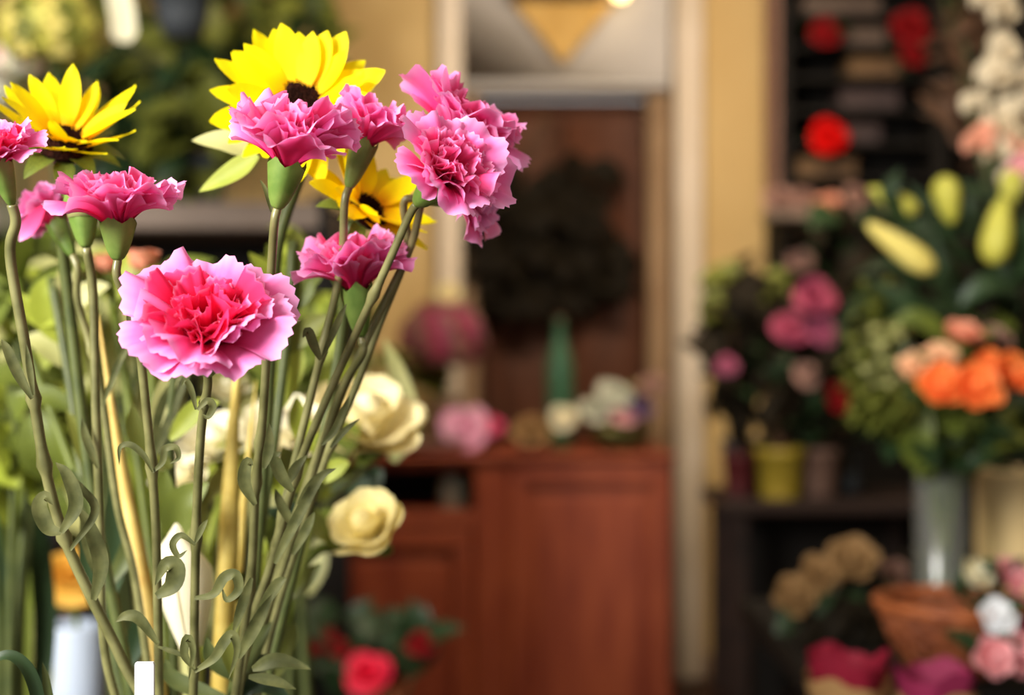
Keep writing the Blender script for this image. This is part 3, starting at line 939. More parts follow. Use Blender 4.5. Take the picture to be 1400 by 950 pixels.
greens('olive leaves filling the gap behind the right-hand stems', 'leafy_shoot', [(440, 600), (420, 700), (380, 860), (296, 1290)], .80, .78,
       [([(400, 800), (410, 730), (424, 690)], 34, 'olive'), ([(380, 880), (388, 820), (400, 770)], 34, 'green'), ([(372, 900), (360, 820), (356, 750)], 36, 'lime'), ([(352, 960), (390, 880), (404, 850)], 30, 'olive'), ([(400, 760), (372, 720), (366, 660)], 30, 'sage'), ([(430, 660), (460, 640), (478, 632)], 26, 'lime'), ([(425, 680), (400, 640), (385, 610)], 40, 'olive'), ([(420, 720), (390, 700), (350, 690)], 36, 'deep'), ([(400, 780), (380, 730), (372, 700)], 40, 'green'), ([(390, 820), (420, 790), (440, 770)], 24, 'olive'), ([(380, 850), (340, 820), (330, 780)], 36, 'green'), ([(436, 620), (410, 580), (405, 540)], 34, 'lime')])
greens('dark narrow leaves behind the stems at the lower left', 'leafy_shoot', [(120, 620), (140, 760), (176, 940), (236, 1290)], .78, .78,
       [([(140, 760), (120, 690), (96, 640)], 30, 'stem_dark'), ([(150, 820), (160, 740), (150, 660)], 34, 'deep'), ([(160, 870), (128, 800), (110, 730)], 34, 'deep'), ([(170, 920), (196, 850), (200, 800)], 30, 'deep'), ([(150, 800), (180, 740), (176, 680)], 26, 'stem_dark'), ([(128, 660), (110, 600), (90, 560)], 24, 'olive')])
greens('dark low foliage at the foot of the bunch', 'leafy_shoot', [(330, 900), (310, 1000), (280, 1290)], .70, .74,
       [([(330, 920), (370, 905), (424, 912)], 24, 'stem_dark'), ([(325, 930), (290, 900), (282, 870)], 24, 'stem_dark'), ([(320, 950), (360, 935), (400, 960)], 26, 'deep'), ([(325, 940), (350, 880), (372, 850)], 24, 'stem_dark'), ([(318, 960), (240, 930), (225, 900)], 24, 'stem_dark'), ([(322, 930), (312, 880), (330, 840)], 22, 'olive')])

# straw coloured stalks
def stalk(label, pts, d0, d1, w, key):
    path = pxpath(pts, d0, d1, 6)
    m = MB(); tube(m, path, [S(w, d0) / 2 * min(1, .12 + 2.2 * i / len(path)) for i in range(len(path))], 10)
    return solo('straw_stalk', m, M[key], label, 'stalk', 'straw stalks in the bunch', loc=path[-1])
stalk('thick straw yellow stalk right of the thin central stem', [(332, 420), (318, 600), (312, 760), (304, 900), (286, 1290)], .80, .78, 27, 'straw')
stalk('thinner straw stalk close beside the thick yellow one', [(350, 520), (332, 700), (322, 850), (296, 1290)], .84, .79, 14, 'straw')
stalk('orange tinged straw stalk leaning right on the left side', [(134, 430), (166, 640), (192, 780), (212, 900), (252, 1290)], .78, .76, 24, 'straw_orange')
stalk('pale green-yellow stalk behind the leaning carnation stem', [(140, 470), (160, 600), (182, 740), (236, 1290)], .83, .78, 16, 'sage')

# cream calla lily
root = thing('calla_lily', P(262, 1290, .75), 'rolled cream calla lily behind the thin central stem', 'flower')
A0, A1 = P(262, 885, .74), P(246, 715, .75)
ax = (A1 - A0).normalized()
F = Matrix.Translation(A0) @ frame(ax)
Lc = (A1 - A0).length
vs, fs = [], []
nn, nv = 30, 12
for i in range(nv + 1):
    v = i / nv
    for j in range(nn + 1):
        w = 2 * PI * 1.12 * j / nn
        rr = S(13 + 20 * math.sin(min(1, v * 1.25) * PI * .62) , .82) * (1 - .75 * max(0, v - .8) / .2) * (1 + .10 * j / nn)
        vs.append(F @ Vector((rr * math.cos(w), rr * math.sin(w), Lc * v * (1 - .16 * (1 - math.cos(w - .5)) * v))))
for i in range(nv):
    for j in range(nn):
        fs.append((i * (nn + 1) + j, i * (nn + 1) + j + 1, (i + 1) * (nn + 1) + j + 1, (i + 1) * (nn + 1) + j))
part(root, 'spathe', MB().add(vs, fs), M['ivory'])
m = MB(); tube(m, spline([A0 + ax * Lc * .1, A0 + ax * Lc * .7], 5), .0035, 8); part(root, 'spadix', m, M['orange_y'])
m = MB(); tube(m, spline([A0 + ax * .006, P(264, 1000, .74), P(262, 1290, .75)], 6), .005, 8); part(root, 'stem', m, M['sage'])

# white plant stake
m = MB()
c0 = P(198, 1290, .615); 
w_, t_ = S(26, .6) / 2, .0012
top = P(198, 905, .60)
pr = [(c0, w_ * .35), (c0.lerp(top, .25), w_), (P(198, 908, .60), w_), (top, w_ * .9)]
vs, fs = [], []
for p, ww in pr:
    vs += [p + Vector((-ww, -t_, 0)), p + Vector((ww, -t_, 0)), p + Vector((ww, t_, 0)), p + Vector((-ww, t_, 0))]
for i in range(len(pr) - 1):
    for j in range(4):
        k = (j + 1) % 4
        fs.append((4 * i + j, 4 * i + k, 4 * i + 4 + k, 4 * i + 4 + j))
fs += [(3, 2, 1, 0), tuple(4 * (len(pr) - 1) + j for j in range(4))]
solo('plant_stake', MB().add(vs, fs), M['white'], 'blank white plastic plant stake at the bottom of the bunch', 'plant label', smooth=False, loc=c0)

# --- left table, further back
root = thing('vase', P(106, 1010, 1.45) * 1.0, 'small pale blue-white pot left of the stems at the bottom', 'vase')
root.location = Vector((P(106, 900, 1.45).x, 1.45, .78))
hz = P(0, 852, 1.45).z - .78
m = MB(); lathe(m, [(0, 0), (.024, 0), (.026, .004), (.032, hz * .7), (S(44, 1.45), hz * .97), (S(44, 1.45), hz), (S(40, 1.45), hz), (.026, hz * .7), (0, hz * .68)], 28, Matrix.Translation(root.location))
part(root, 'body', m, M['cool_white'])
VB = Vector((root.location.x, 1.45, .78 + hz * .7))
bloom('orange yellow bloom above the small pale pot', (96, 790), 1.43, 52, 'orange_y', VB, (.1, -.7, .8), seed=3, leafkey='green', group='orange blooms by the pale pot')
bloom('apricot bloom right of the orange one above the small pale pot', (150, 748), 1.5, 32, 'apricot', VB + Vector((.008, .01, 0)), (.1, -.7, .8), seed=5, leafkey='green', group='orange blooms by the pale pot')
for i, (lab, bx, pts) in enumerate((
    ('tall dark strap leaves at the left edge below the lime leaf', 20, [([(60, 1100), (10, 900), (-24, 640), (-40, 540)], 40, 'deep'), ([(62, 1100), (30, 850), (10, 690), (-12, 600)], 30, 'green'), ([(58, 1100), (30, 1000), (22, 800), (44, 640)], 30, 'green'), ([(64, 1100), (60, 900), (50, 720), (22, 570)], 30, 'deep')]),
    ('bright green pointed leaves low on the left edge', 10, [([(20, 1100), (0, 850), (10, 620), (-10, 470)], 40, 'green'), ([(24, 1100), (46, 950), (40, 870), (14, 800)], 50, 'sage'), ([(22, 1100), (-20, 800), (-30, 700)], 50, 'lime'), ([(20, 1100), (34, 760), (10, 520)], 30, 'lime'), ([(20, 1100), (50, 700), (60, 560)], 26, 'lime')]))):
    d = 1.12 + .14 * i
    b = Vector((P(bx, 0, d).x, d, .78))
    root = thing('strap_leaf_plant', b, lab, 'plant')
    pot(root, b, .05, .038, .085, 'clay')
    for p_, w, k in pts:
        pp = [tuple(p_[0])] + list(p_[1:])
        path = [b + Vector((0, 0, .076))] + [P(q[0], q[1], d - .03 * j) for j, q in enumerate(p_[1:])]
        path = spline(path, 6)
        mb = MB(); ribbon(mb, path, leafw(len(path), S(w, d) / 2, .35, .5), (.3, -1, .4), .25)
        part(root, 'leaf', mb, M[k])
leafy('brown-tinged leafy pot plant deep behind the left stems', 'leafy_plant', (P(100, 0, 1.5).x, 1.5, .86), (P(110, 600, 1.5), (.10, .05, .15)), 40, 'black_green', .07, seed=41, potdef=(.05, .04, .09, 'clay'), key2='olive')
leafy('mid green pot plant behind the middle of the bunch', 'leafy_plant', (P(330, 0, 1.45).x, 1.45, .86), (P(280, 620, 1.45), (.17, .06, .19)), 80, 'sage', .08, seed=43, potdef=(.05, .04, .09, 'clay'), key2='lime')
leafy('sunlit lime leafy plant low behind the lime leaf at the left edge', 'leafy_plant', (P(10, 0, 1.05).x, 1.05, .86), (P(16, 560, 1.05), (.055, .04, .09)), 40, 'green', .05, seed=46, potdef=(.04, .03, .09, 'clay'), key2='lime')
leafy('pale leafy plant behind the leaning stems left of the large open carnation', 'leafy_plant', (P(180, 0, 1.3).x, 1.3, .86), (P(120, 440, 1.3), (.09, .05, .07)), 46, 'sage', .06, seed=47, potdef=(.04, .03, .09, 'clay'), key2='lime')
leafy('lime green pot plant peeping between the right-hand stems', 'leafy_plant', (P(410, 0, 1.3).x, 1.3, .86), (P(395, 480, 1.3), (.05, .04, .10)), 30, 'green', .06, seed=44, potdef=(.04, .03, .09, 'clay'), key2='lime')

# ------------------------------------------------------------------ left background: plant rack and greenery
DR = 2.7
rack = thing('plant_rack', (P(150, 0, DR).x, DR, 0), 'dark plant rack with a grey-brown shelf behind the left-hand flowers', 'rack')
xa, xb = P(-110, 0, DR).x, P(440, 0, DR).x
for zc, nm in ((P(0, 293, DR).z, 0), (P(0, 640, DR).z, 1), (.25, 2)):
    m = MB(); box(m, (xa, DR - .02, zc - .03), (xb, DR + .32, zc + .022), .004)
    part(rack, 'shelf_board', m, M['shelf_grey'], smooth=False)
for x in (xa, xb):
    for y in (DR, DR + .29):
        m = MB(); box(m, (x - .018, y - .018, 0), (x + .018, y + .018, 1.52), .003)
        part(rack, 'post', m, M['black_wood'], smooth=False)
m = MB(); box(m, (xa, DR + .31, .1), (xb, DR + .325, 1.46), .002)
part(rack, 'back_panel', m, M['black_wood'], smooth=False)
ztop = P(0, 293, DR).z + .022
leafy('olive leafy plant on the rack shelf between the two big sunflowers', 'leafy_plant', (P(250, 0, DR).x, DR + .14, ztop + .09), (P(232, 175, DR + .1), (.15, .12, .16)), 90, 'olive', .11, seed=51, potdef=(.06, .045, .10, 'slate_pot'), key2='deep')
leafy('dark leafy plant on the rack shelf behind the spiky sunflower', 'leafy_plant', (P(130, 0, DR).x, DR + .14, ztop + .09), (P(130, 150, DR + .1), (.13, .10, .15)), 60, 'deep', .11, seed=52, potdef=(.06, .045, .10, 'slate_pot'), key2='olive')
leafy('tall weeping green tree behind the tallest sunflower', 'potted_tree', (P(330, 0, 4.6).x, 4.6, .30), (P(290, 40, 4.6), (.46, .28, .46)), 220, 'olive', .17, seed=53, potdef=(.15, .12, .32, 'clay'), stems=4, key2='deep')
leafy('lower leaves of a plant left of the doorway behind the stems', 'leafy_plant', (P(470, 0, 3.6).x, 3.6, .30), (P(440, 470, 3.6), (.20, .15, .30)), 90, 'olive', .13, seed=57, potdef=(.13, .10, .32, 'clay'), stems=5, key2='black_green')
leafy('shadowy plant on the lower rack shelf', 'leafy_plant', (P(60, 0, DR).x, DR + .14, P(0, 640, DR).z + .11), (P(60, 470, DR + .1), (.22, .1, .15)), 70, 'deep', .11, seed=54, potdef=(.06, .045, .10, 'slate_pot'), key2='olive')

# hydrangea top left
def hydrangea(label, c, d, rpx, keys, foot, seed=1, n=70, name='hydrangea', leafkey='green'):
    rnd = random.Random(seed)
    R = S(rpx, d)
    C = P(c[0], c[1], d)
    root = thing(name, foot, label, 'flower')
    mb = MB()
    m = MB(); lathe(m, [(0, -.5 * R), (.5 * R, -.35 * R), (.72 * R, 0), (.5 * R, .5 * R), (0, .7 * R)], 14, Matrix.Translation(C))
    core = part(root, 'flower_head', m, M[keys[0]])
    for q, key in enumerate(keys):
        mb = MB()
        for k in range(n // len(keys)):
            kk = k * len(keys) + q
            z = 1 - 1.7 * (kk + .5) / n
            w = kk * 2.39996
            s = math.sqrt(max(0, 1 - z * z))
            nrm = Vector((s * math.cos(w), s * math.sin(w), z))
            p = C + Vector((nrm.x * R, nrm.y * R, nrm.z * R * .85)) * rnd.uniform(.82, 1.0)
            F = Matrix.Translation(p) @ frame(nrm) @ Matrix.Rotation(rnd.uniform(0, 3), 4, 'Z')
            a = R * .25
            for h in range(4):
                G = F @ Matrix.Rotation(h * PI / 2, 4, 'Z')
                mb.add([G @ Vector(v) for v in ((0, 0, 0), (a * .6, -a * .45, a * .1), (a, 0, a * .02), (a * .6, a * .45, a * .1))], [(0, 1, 2, 3)])
        part(core, 'florets', mb, M[key], kind='stuff')
    sp = spline([C - Vector((0, 0, R * .4)), C.lerp(Vector(foot), .5) + Vector((0, .02, 0)), Vector(foot)], 6)
    m = MB(); tube(m, sp, .005, 7); part(root, 'stem', m, M['stem_dark'])
    lm = leafmesh(leafkey, .36, .15)
    for k in range(4):
        w = rnd.uniform(0, 6.28)
        inst(root, 'leaf', lm, aim(sp[5 + (k % 3)], (math.cos(w), math.sin(w) * .5, .3), (0, -.5, 1), R * 1.1))
    return root
hydrangea('cream and yellow-green hydrangea head in the top left corner', (72, 42), 2.0, 74, ('bud', 'olive', 'bud_cream'), (P(80, 0, 2.0).x, 2.0, .95), seed=3)
hydrangea('pale blush hydrangea under the yellow-green one at the top left', (22, 84), 2.1, 40, ('ivory', 'rose_pink', 'pale_grey'), (P(40, 0, 2.1).x, 2.1, .95), seed=4, n=50)
hydrangea('greyish white hydrangea at the left edge behind the spiky sunflower', (-8, 130), 2.05, 34, ('pale_grey', 'ivory'), (P(30, 0, 2.05).x, 2.08, .95), seed=6, n=50)
root = thing('flower_bucket', (P(58, 0, 2.05).x, 2.05, 0), 'tall dark bucket holding the hydrangeas at the far left', 'bucket')
m = MB(); lathe(m, [(0, 0), (.11, 0), (.14, 1.0), (.15, 1.0), (.15, 1.02), (.135, 1.02), (.105, .93), (0, .93)], 30, Matrix.Translation(root.location))
part(root, 'body', m, M['slate_pot'])
# white hanging ribbon and grey hanging pot
path = spline([Vector((P(158, 0, 2.0).x, 2.0, ZC)), P(158, -150, 2.0), P(160, -30, 2.0), P(168, 25, 1.99), P(170, 58, 1.985)], 6)
m = MB(); ribbon(m, path, [S(17, 2.0)] * (len(path) - 2) + [S(14, 2.0), S(8, 2.0)], (.2, -1, .1), .3)
solo('ribbon', m, M['ivory'], 'white ribbon hanging down at the top left', 'ribbon', loc=path[0])
hp = P(250, 52, 2.45)
root = thing('hanging_pot', hp, 'slate grey hanging pot cut by the top edge left of the tallest sunflower', 'pot')
m = MB(); lathe(m, [(0, 0), (.03, 0), (.042, .03), (.048, .07), (.051, .07), (.051, .085), (.044, .085), (.040, .04), (0, .03)], 28, Matrix.Translation(hp))
part(root, 'body', m, M['slate_pot'])
m = MB(); lathe(m, [(.0485, .076), (.054, .076), (.054, .09), (.0485, .09)], 28, Matrix.Translation(hp))
part(root, 'rim', m, M['pale_grey'])
for w in (0, 2.1, 4.2):
    m = MB(); tube(m, [hp + Vector((.05 * math.cos(w), .05 * math.sin(w), .085)), hp + Vector((0, 0, .40))], .002, 6); part(root, 'cord', m, M['twig'])
m = MB(); tube(m, [hp + Vector((0, 0, .40)), Vector((hp.x, hp.y, ZC))], .002, 6); part(root, 'cord', m, M['twig'])

# ------------------------------------------------------------------ cabinet counter in front of the door
DC = 4.43
def cx(px): return (px - 700) * KPX * DC
def cz(py): return EYE - (py - 475) * KPX * DC
cab = thing('cabinet', (cx(668), DC, 0), 'red-brown wooden cabinet counter with an open niche on the left', 'cabinet')
ct = cz(622)
yb = DC + .62
def cb(name, x0, y0, x1, y1, f0, f1, key='cabinet', bev=.006, parent=None, label=None):
    mm = MB(); box(mm, (cx(x0), DC + f0, cz(y1)), (cx(x1), DC + f1, cz(y0)), bev)
    return part(parent or cab, name, mm, M[key], label, smooth=False)
mm = MB(); box(mm, (cx(405), DC - .02, ct - .018), (cx(924), yb, ct), .005); part(cab, 'counter_top', mm, M['cabinet'], smooth=False)
mm = MB(); box(mm, (cx(412), DC + .02, 0), (cx(430), yb - .01, ct - .018), .003); part(cab, 'side_panel', mm, M['cabinet'], smooth=False)
mm = MB(); box(mm, (cx(905), DC + .02, 0), (cx(920), yb - .01, ct - .018), .003); part(cab, 'side_panel', mm, M['cabinet'], smooth=False)
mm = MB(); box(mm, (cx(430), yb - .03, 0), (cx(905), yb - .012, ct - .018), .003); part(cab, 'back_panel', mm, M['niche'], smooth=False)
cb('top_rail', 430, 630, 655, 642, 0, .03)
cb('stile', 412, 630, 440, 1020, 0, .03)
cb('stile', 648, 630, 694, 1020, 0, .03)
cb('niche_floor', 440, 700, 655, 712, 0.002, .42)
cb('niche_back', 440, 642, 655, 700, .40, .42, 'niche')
cb('middle_rail', 440, 700, 655, 720, -.002, .028)
# doors: frame and recessed panel
for (x0, x1, y0) in ((444, 646, 722), (696, 918, 632)):
    dr = cb('door', x0, y0, x1, 1010, .022, .034)
    cb('frame_rail', x0, y0, x1, y0 + 30, .0, .024, parent=dr)
    cb('frame_rail', x0, 980, x1, 1010, .0, .024, parent=dr)
    cb('frame_stile', x0, y0 + 30, x0 + 26, 980, .0, .024, parent=dr)
    cb('frame_stile', x1 - 26, y0 + 30, x1, 980, .0, .024, parent=dr)
    cb('raised_panel', x0 + 38, y0 + 46, x1 - 38, 964, .010, .026, parent=dr, bev=.012)
cb('stile', 690, 630, 697, 1020, .012, .03)
# jar in the niche
root = thing('jar', Vector((cx(616), DC + .12, cz(700) + .001)), 'grey glass jar in the cabinet niche', 'jar')
m = MB(); lathe(m, [(0, .001), (.035, .001), (.040, .006), (.040, .075), (.030, .088), (.030, .098), (.026, .098), (.026, .088), (.035, .07), (.035, .01), (0, .01)], 24, Matrix.Translation(root.location))
part(root, 'body', m, M['pale_grey'])
m = MB(); lathe(m, [(0, .0985), (.032, .0985), (.032, .108), (0, .110)], 24, Matrix.Translation(root.location))
part(root, 'lid', m, M['zinc'])

# things on the counter
def on_counter(px, dd=.2):
    return Vector(((px - 700) * KPX * (DC + dd), DC + dd, ct))
root = thing('wrapping_paper', on_counter(545, .12), 'loose sheets of pale pinkish paper on the left end of the counter', 'paper')
for k in range(4):
    o = on_counter(545, .12)
    m = MB(); 
    vs, fs = [], []
    for i in range(9):
        for j in range(5):
            vs.append(o + Vector((-.17 + .045 * i + .01 * k, -.09 + .05 * j, .003 + .007 * k + .006 * math.sin(i * 1.1 + k) * math.sin(j + k) + .006)))
    for i in range(8):
        for j in range(4):
            fs.append((i * 5 + j, (i + 1) * 5 + j, (i + 1) * 5 + j + 1, i * 5 + j + 1))
    part(root, 'sheet', MB().add(vs, fs), M['dusk'] if k % 2 else M['rose_pink'])

r1 = on_counter(612, .40)
hydrangea('dusky pink hydrangea rising from a vase left of the doorway', (606, 462), DC + .40, 62, ('mauve', 'magenta', 'dusk'), r1 + Vector((0, 0, .02)), seed=9, n=90, leafkey='olive')
root = thing('vase', r1, 'brown clay vase under the dusky pink hydrangea', 'vase')
m = MB(); lathe(m, [(0, 0), (.05, 0), (.065, .05), (.06, .11), (.04, .15), (.045, .165), (.038, .165), (.034, .15), (.05, .1), (.04, .018), (0, .016)], 24, Matrix.Translation(r1))
part(root, 'body', m, M['taupe_pot'])
bloom('pale yellow ball flower above the dusky pink hydrangea', (612, 400), DC + .38, 17, 'cream', r1 + Vector((.01, -.01, .05)), (0, -.8, .6), name='stemmed_ball', seed=2, leafkey='olive', leaves=0)

def posy(label, c, d, rpx, key, base, potkey='taupe_pot', seed=1, axis=(0, -.7, .8), h=.06):
    root = thing('potted_flower', base, label, 'flower')
    pot(root, base, .045, .035, h, potkey)
    R = S(rpx, d) * .85
    m = MB(); spiral_bloom(m, P(c[0], c[1], d), R, axis, seed=seed); part(root, 'flower_head', m, M[key])
    m = MB(); tube(m, [P(c[0], c[1], d) - Vector(axis).normalized() * R * .2, base + Vector((0, 0, h * .85))], .006, 7); part(root, 'stem', m, M['stem_dark'])
    lm = leafmesh('deep', .36, .15)
    for k in range(4):
        w = k * 1.7 + seed
        inst(root, 'leaf', lm, aim(base + Vector((0, 0, h * .95)), (math.cos(w), .5 * math.sin(w) - .2, .5), (0, -.4, 1), .08))
    return root
posy('candy pink peony in a low pot on the counter', (634, 584), DC + .16, 34, 'candy', on_counter(636, .18), seed=4, h=.035, axis=(-.1, -.9, .5))
posy('hot pink bloom pressed against the candy pink peony', (668, 582), DC + .24, 20, 'hot_pink', on_counter(668, .30), seed=6, h=.035)
posy('dull apricot bloom beside the green bottle on the counter', (724, 590), DC + .16, 27, 'beige', on_counter(724, .18), seed=8, h=.035)
# green bottle
bb = on_counter(765, .34)
root = thing('bottle', bb, 'slim green glass bottle on the counter before the brown door', 'bottle')
d_ = DC + .34
hb = P(0, 438, d_).z - ct
m = MB(); lathe(m, [(0, 0), (.044, 0), (.047, .006), (.047, hb * .62), (.040, hb * .72), (.022, hb * .84), (.017, hb * .97), (.020, hb * .975), (.020, hb), (.013, hb), (.013, hb * .8), (.034, hb * .68), (.041, hb * .6), (.041, .01), (0, .01)], 28, Matrix.Translation(bb))
part(root, 'body', m, M['bottle'])
m = MB(); lathe(m, [(0, hb - .012), (.0125, hb - .012), (.013, hb + .016), (0, hb + .018)], 14, Matrix.Translation(bb)); part(root, 'stopper', m, M['twig'])
bloom('round white ball on a stem at the foot of the green bottle', (769, 571), DC + .12, 19, 'ivory', on_counter(769, .12) + Vector((0, 0, .001)), (0, -.9, .5), name='stemmed_ball', seed=12, leafkey='olive', leaves=0)  # small ivory ball on a leafless stem, in front of the bottle
# posy of pale and purple flowers
pb = on_counter(848, .22)
root = thing('flower_bowl', pb, 'low grey-green bowl of mixed pale and purple flowers at the right end of the counter', 'bowl')
m = MB(); lathe(m, [(0, 0), (.05, 0), (.085, .03), (.105, .06), (.110, .062), (.10, .064), (.08, .04), (0, .03)], 28, Matrix.Translation(pb))
part(root, 'body', m, M['leaf_grey'])
for i, (lab, c, r, k) in enumerate((('greyish white bloom, leftmost in the counter bowl', (812, 562), 22, 'pale_grey'), ('tallest white bloom in the counter bowl', (838, 540), 26, 'pale_grey'), ('blush white bloom in the middle of the counter bowl', (852, 566), 22, 'rose_pink'),
                                 ('purple bloom in the counter bowl near the door frame', (874, 556), 20, 'lilac'), ('brownish dusky bloom high at the right of the counter bowl', (892, 528), 22, 'dusk'), ('sage green bloom low in the counter bowl', (846, 592), 18, 'sage'))):
    bloom(lab, c, DC + .22, r, k, pb + Vector((-.05 + .02 * i, 0, .035)), (0.1, -.7, .8), seed=30 + i, group='blooms in the counter bowl', leafkey='green', leafsize=.08)

# pennant and lamp above the door
m = MB()
yy = YB - .075
ta, tb_, tc = Vector((wx(700), yy, wz(4))), Vector((wx(842), yy, wz(4))), Vector((wx(770), yy, wz(88)))
vs, fs = [], []
N_ = 8
for dy in (0, .004):
    for i in range(N_ + 1):
        for j in range(N_ + 1 - i):
            p = ta + (tb_ - ta) * (j / N_) + (tc - ta) * (i / N_)
            vs.append(p + Vector((0, dy + .006 * math.sin(j * 1.4) * (i / N_), 0)))
def tri(i, j): return sum(N_ + 1 - q for q in range(i)) + j
half = len(vs) // 2
for i in range(N_):
    for j in range(N_ - i):
        fs.append((tri(i, j), tri(i + 1, j), tri(i, j + 1)))
        if j < N_ - i - 1:
            fs.append((tri(i, j + 1), tri(i + 1, j), tri(i + 1, j + 1)))
fs += [tuple(half + q for q in f[::-1]) for f in fs]
pn = thing('pennant', (wx(770), yy, wz(4)), 'golden triangular pennant hanging point down above the door', 'pennant')
part(pn, 'cloth', MB().add(vs, fs), M['gold'])
m = MB(); tube(m, [ta + Vector((-.015, .002, .004)), tb_ + Vector((.015, .002, .004))], .006, 8); part(pn, 'rod', m, M['brass'])
for p in (ta, tb_):
    m = MB(); tube(m, [p + Vector((0, .002, .004)), Vector((p.x, YB - .03, p.z + .008))], .004, 6); part(pn, 'hook', m, M['brass'])
lp = thing('picture_lamp', (wx(770), YB - .03, wz(-20)), 'brown metal bar lamp above the pennant with one glowing bulb', 'lamp')
m = MB(); box(m, (wx(694), YB - .16, wz(2)), (wx(828), YB - .10, wz(-16)), .012); part(lp, 'bar', m, M['brass'])
m = MB(); box(m, (wx(760), YB - .10, wz(-2)), (wx(776), YB - .026, wz(-12)), .004); part(lp, 'bracket', m, M['brass'])
m = MB(); lathe(m, [(0, 0), (.018, .006), (.030, .025), (.034, .05), (.030, .07), (.016, .08)], 18, Matrix.Translation((wx(846), YB - .13, wz(7))))
part(lp, 'bulb', m, M['bulb'])
m = MB(); box(m, (wx(822), YB - .15, wz(-18)), (wx(856), YB - .11, wz(-8)), .006); part(lp, 'socket', m, M['brass'])

# dark dried bunch on the door
rnd = random.Random(77)
sw = thing('dried_bunch', P(745, 150, YB + .17), 'very dark bunch of dried stems hanging head down on the brown door', 'dried flowers')
hk = P(745, 150, YB + .165)
m = MB(); tube(m, [hk + Vector((0, -.02, 0)), hk + Vector((0, .02, .01))], .008, 8); part(sw, 'hook', m, M['brass'])
for k in range(14):
    w = rnd.uniform(-1, 1)
    e = P(745 + 95 * w, rnd.uniform(300, 400), YB + .12)
    m = MB(); tube(m, spline([hk, hk.lerp(e, .5) + Vector((.05 * w, -.03, 0)), e], 5), .005, 6); part(sw, 'stem', m, M['twig'])
lm = [leafmesh('black_green', .34, .2), leafmesh('black_green', .24, .3)]
for k in range(170):
    t = .25 + .75 * rnd.random() ** .8
    w = rnd.uniform(-1, 1)
    p = P(742 + w * (28 + 60 * math.sin(PI * min(1, t * 1.0) * .75)), 165 + 235 * t, YB + .06 + rnd.uniform(-.05, .07))
    dr = Vector((w * .8 + rnd.uniform(-.5, .5), rnd.uniform(-.6, .2), -1 + rnd.uniform(0, .9)))
    inst(sw, 'leaf', lm[k % 2], aim(p, dr, (0, -1, .3), rnd.uniform(.10, .17)))

# ------------------------------------------------------------------ red flowers low in front of the cabinet
pb = Vector((P(500, 0, 2.6).x, 2.6, 0))
root = thing('flower_bucket', pb, 'tall dark bucket of red flowers before the cabinet', 'bucket')
m = MB(); lathe(m, [(0, 0), (.09, 0), (.12, .46), (.128, .46), (.128, .48), (.115, .48), (.088, .40), (0, .40)], 28, Matrix.Translation(pb)); part(root, 'body', m, M['slate_pot'])
ft = pb + Vector((0, 0, .41))
for i, (lab, c, r, k) in enumerate((('bright crimson bloom at the bottom edge before the cabinet', (500, 920), 33, 'crimson'), ('dark red bloom left of the bright crimson one before the cabinet', (432, 872), 24, 'dark_red'), ('dull red bloom right of the bright crimson one before the cabinet', (574, 880), 20, 'dark_red'), ('small dark red bloom above left of the bright crimson one', (462, 886), 15, 'dark_red'))):
    bloom(lab, c, 2.55, r, k, ft + Vector((-.03 + .02 * i, 0, 0)), (-.05, -.8, .6), seed=50 + i, group='red flowers before the cabinet', leafkey='deep', leafsize=.1)
leafy('dark green foliage around the red flowers before the cabinet', 'foliage_sprig', ft, (P(512, 880, 2.66), (.13, .06, .07)), 34, 'deep', .09, cat='foliage', seed=58, key2='black_green')

# ------------------------------------------------------------------ right background: dark shelving and tiered plants
DS = 4.98
def sx(px): return (px - 700) * KPX * DS
def sz(py): return EYE - (py - 475) * KPX * DS
unit = thing('shelving_unit', (sx(1240), DS, 0), 'tall black shelving unit with narrow shelves right of the tan wall', 'shelf')
for (x0, x1) in ((1066, 1082), (1278, 1296), (1500, 1516)):
    m = MB(); box(m, (sx(x0), DS, 0), (sx(x1), DS + .28, 2.70), .004); part(unit, 'upright', m, M['black_wood'], smooth=False)
m = MB(); box(m, (sx(1063), DS - .004, sz(260)), (sx(1066), DS + .27, 2.70), .001); part(unit, 'edge_strip', m, M['dusk'], 'dusky pink edge strip', smooth=False)
m = MB(); box(m, (sx(1066), DS + .28, 0), (sx(1516), DS + .295, 2.70), .002); part(unit, 'back_panel', m, M['black_wood'], smooth=False)
for y in (-30, 18, 62, 105, 150, 196, 243):
    m = MB(); box(m, (sx(1082), DS + .02, sz(y + 4)), (sx(1278), DS + .28, sz(y - 4)), .003); part(unit, 'shelf_board', m, M['black_wood'], smooth=False)
for y in (120, 420, 680, 900):
    m = MB(); box(m, (sx(1296), DS + .02, sz(y + 5)), (sx(1500), DS + .28, sz(y - 5)), .003); part(unit, 'shelf_board', m, M['black_wood'], smooth=False)
m = MB(); box(m, (sx(1082), DS + .02, sz(700)), (sx(1278), DS + .28, sz(690)), .003); part(unit, 'shelf_board', m, M['black_wood'], smooth=False)
m = MB(); box(m, (sx(1040), DS - .16, sz(304)), (sx(1280), DS - .002, sz(292)), .004)
part(unit, 'ledge', m, M['shelf_grey'], 'brown ledge below the narrow shelves', smooth=False)
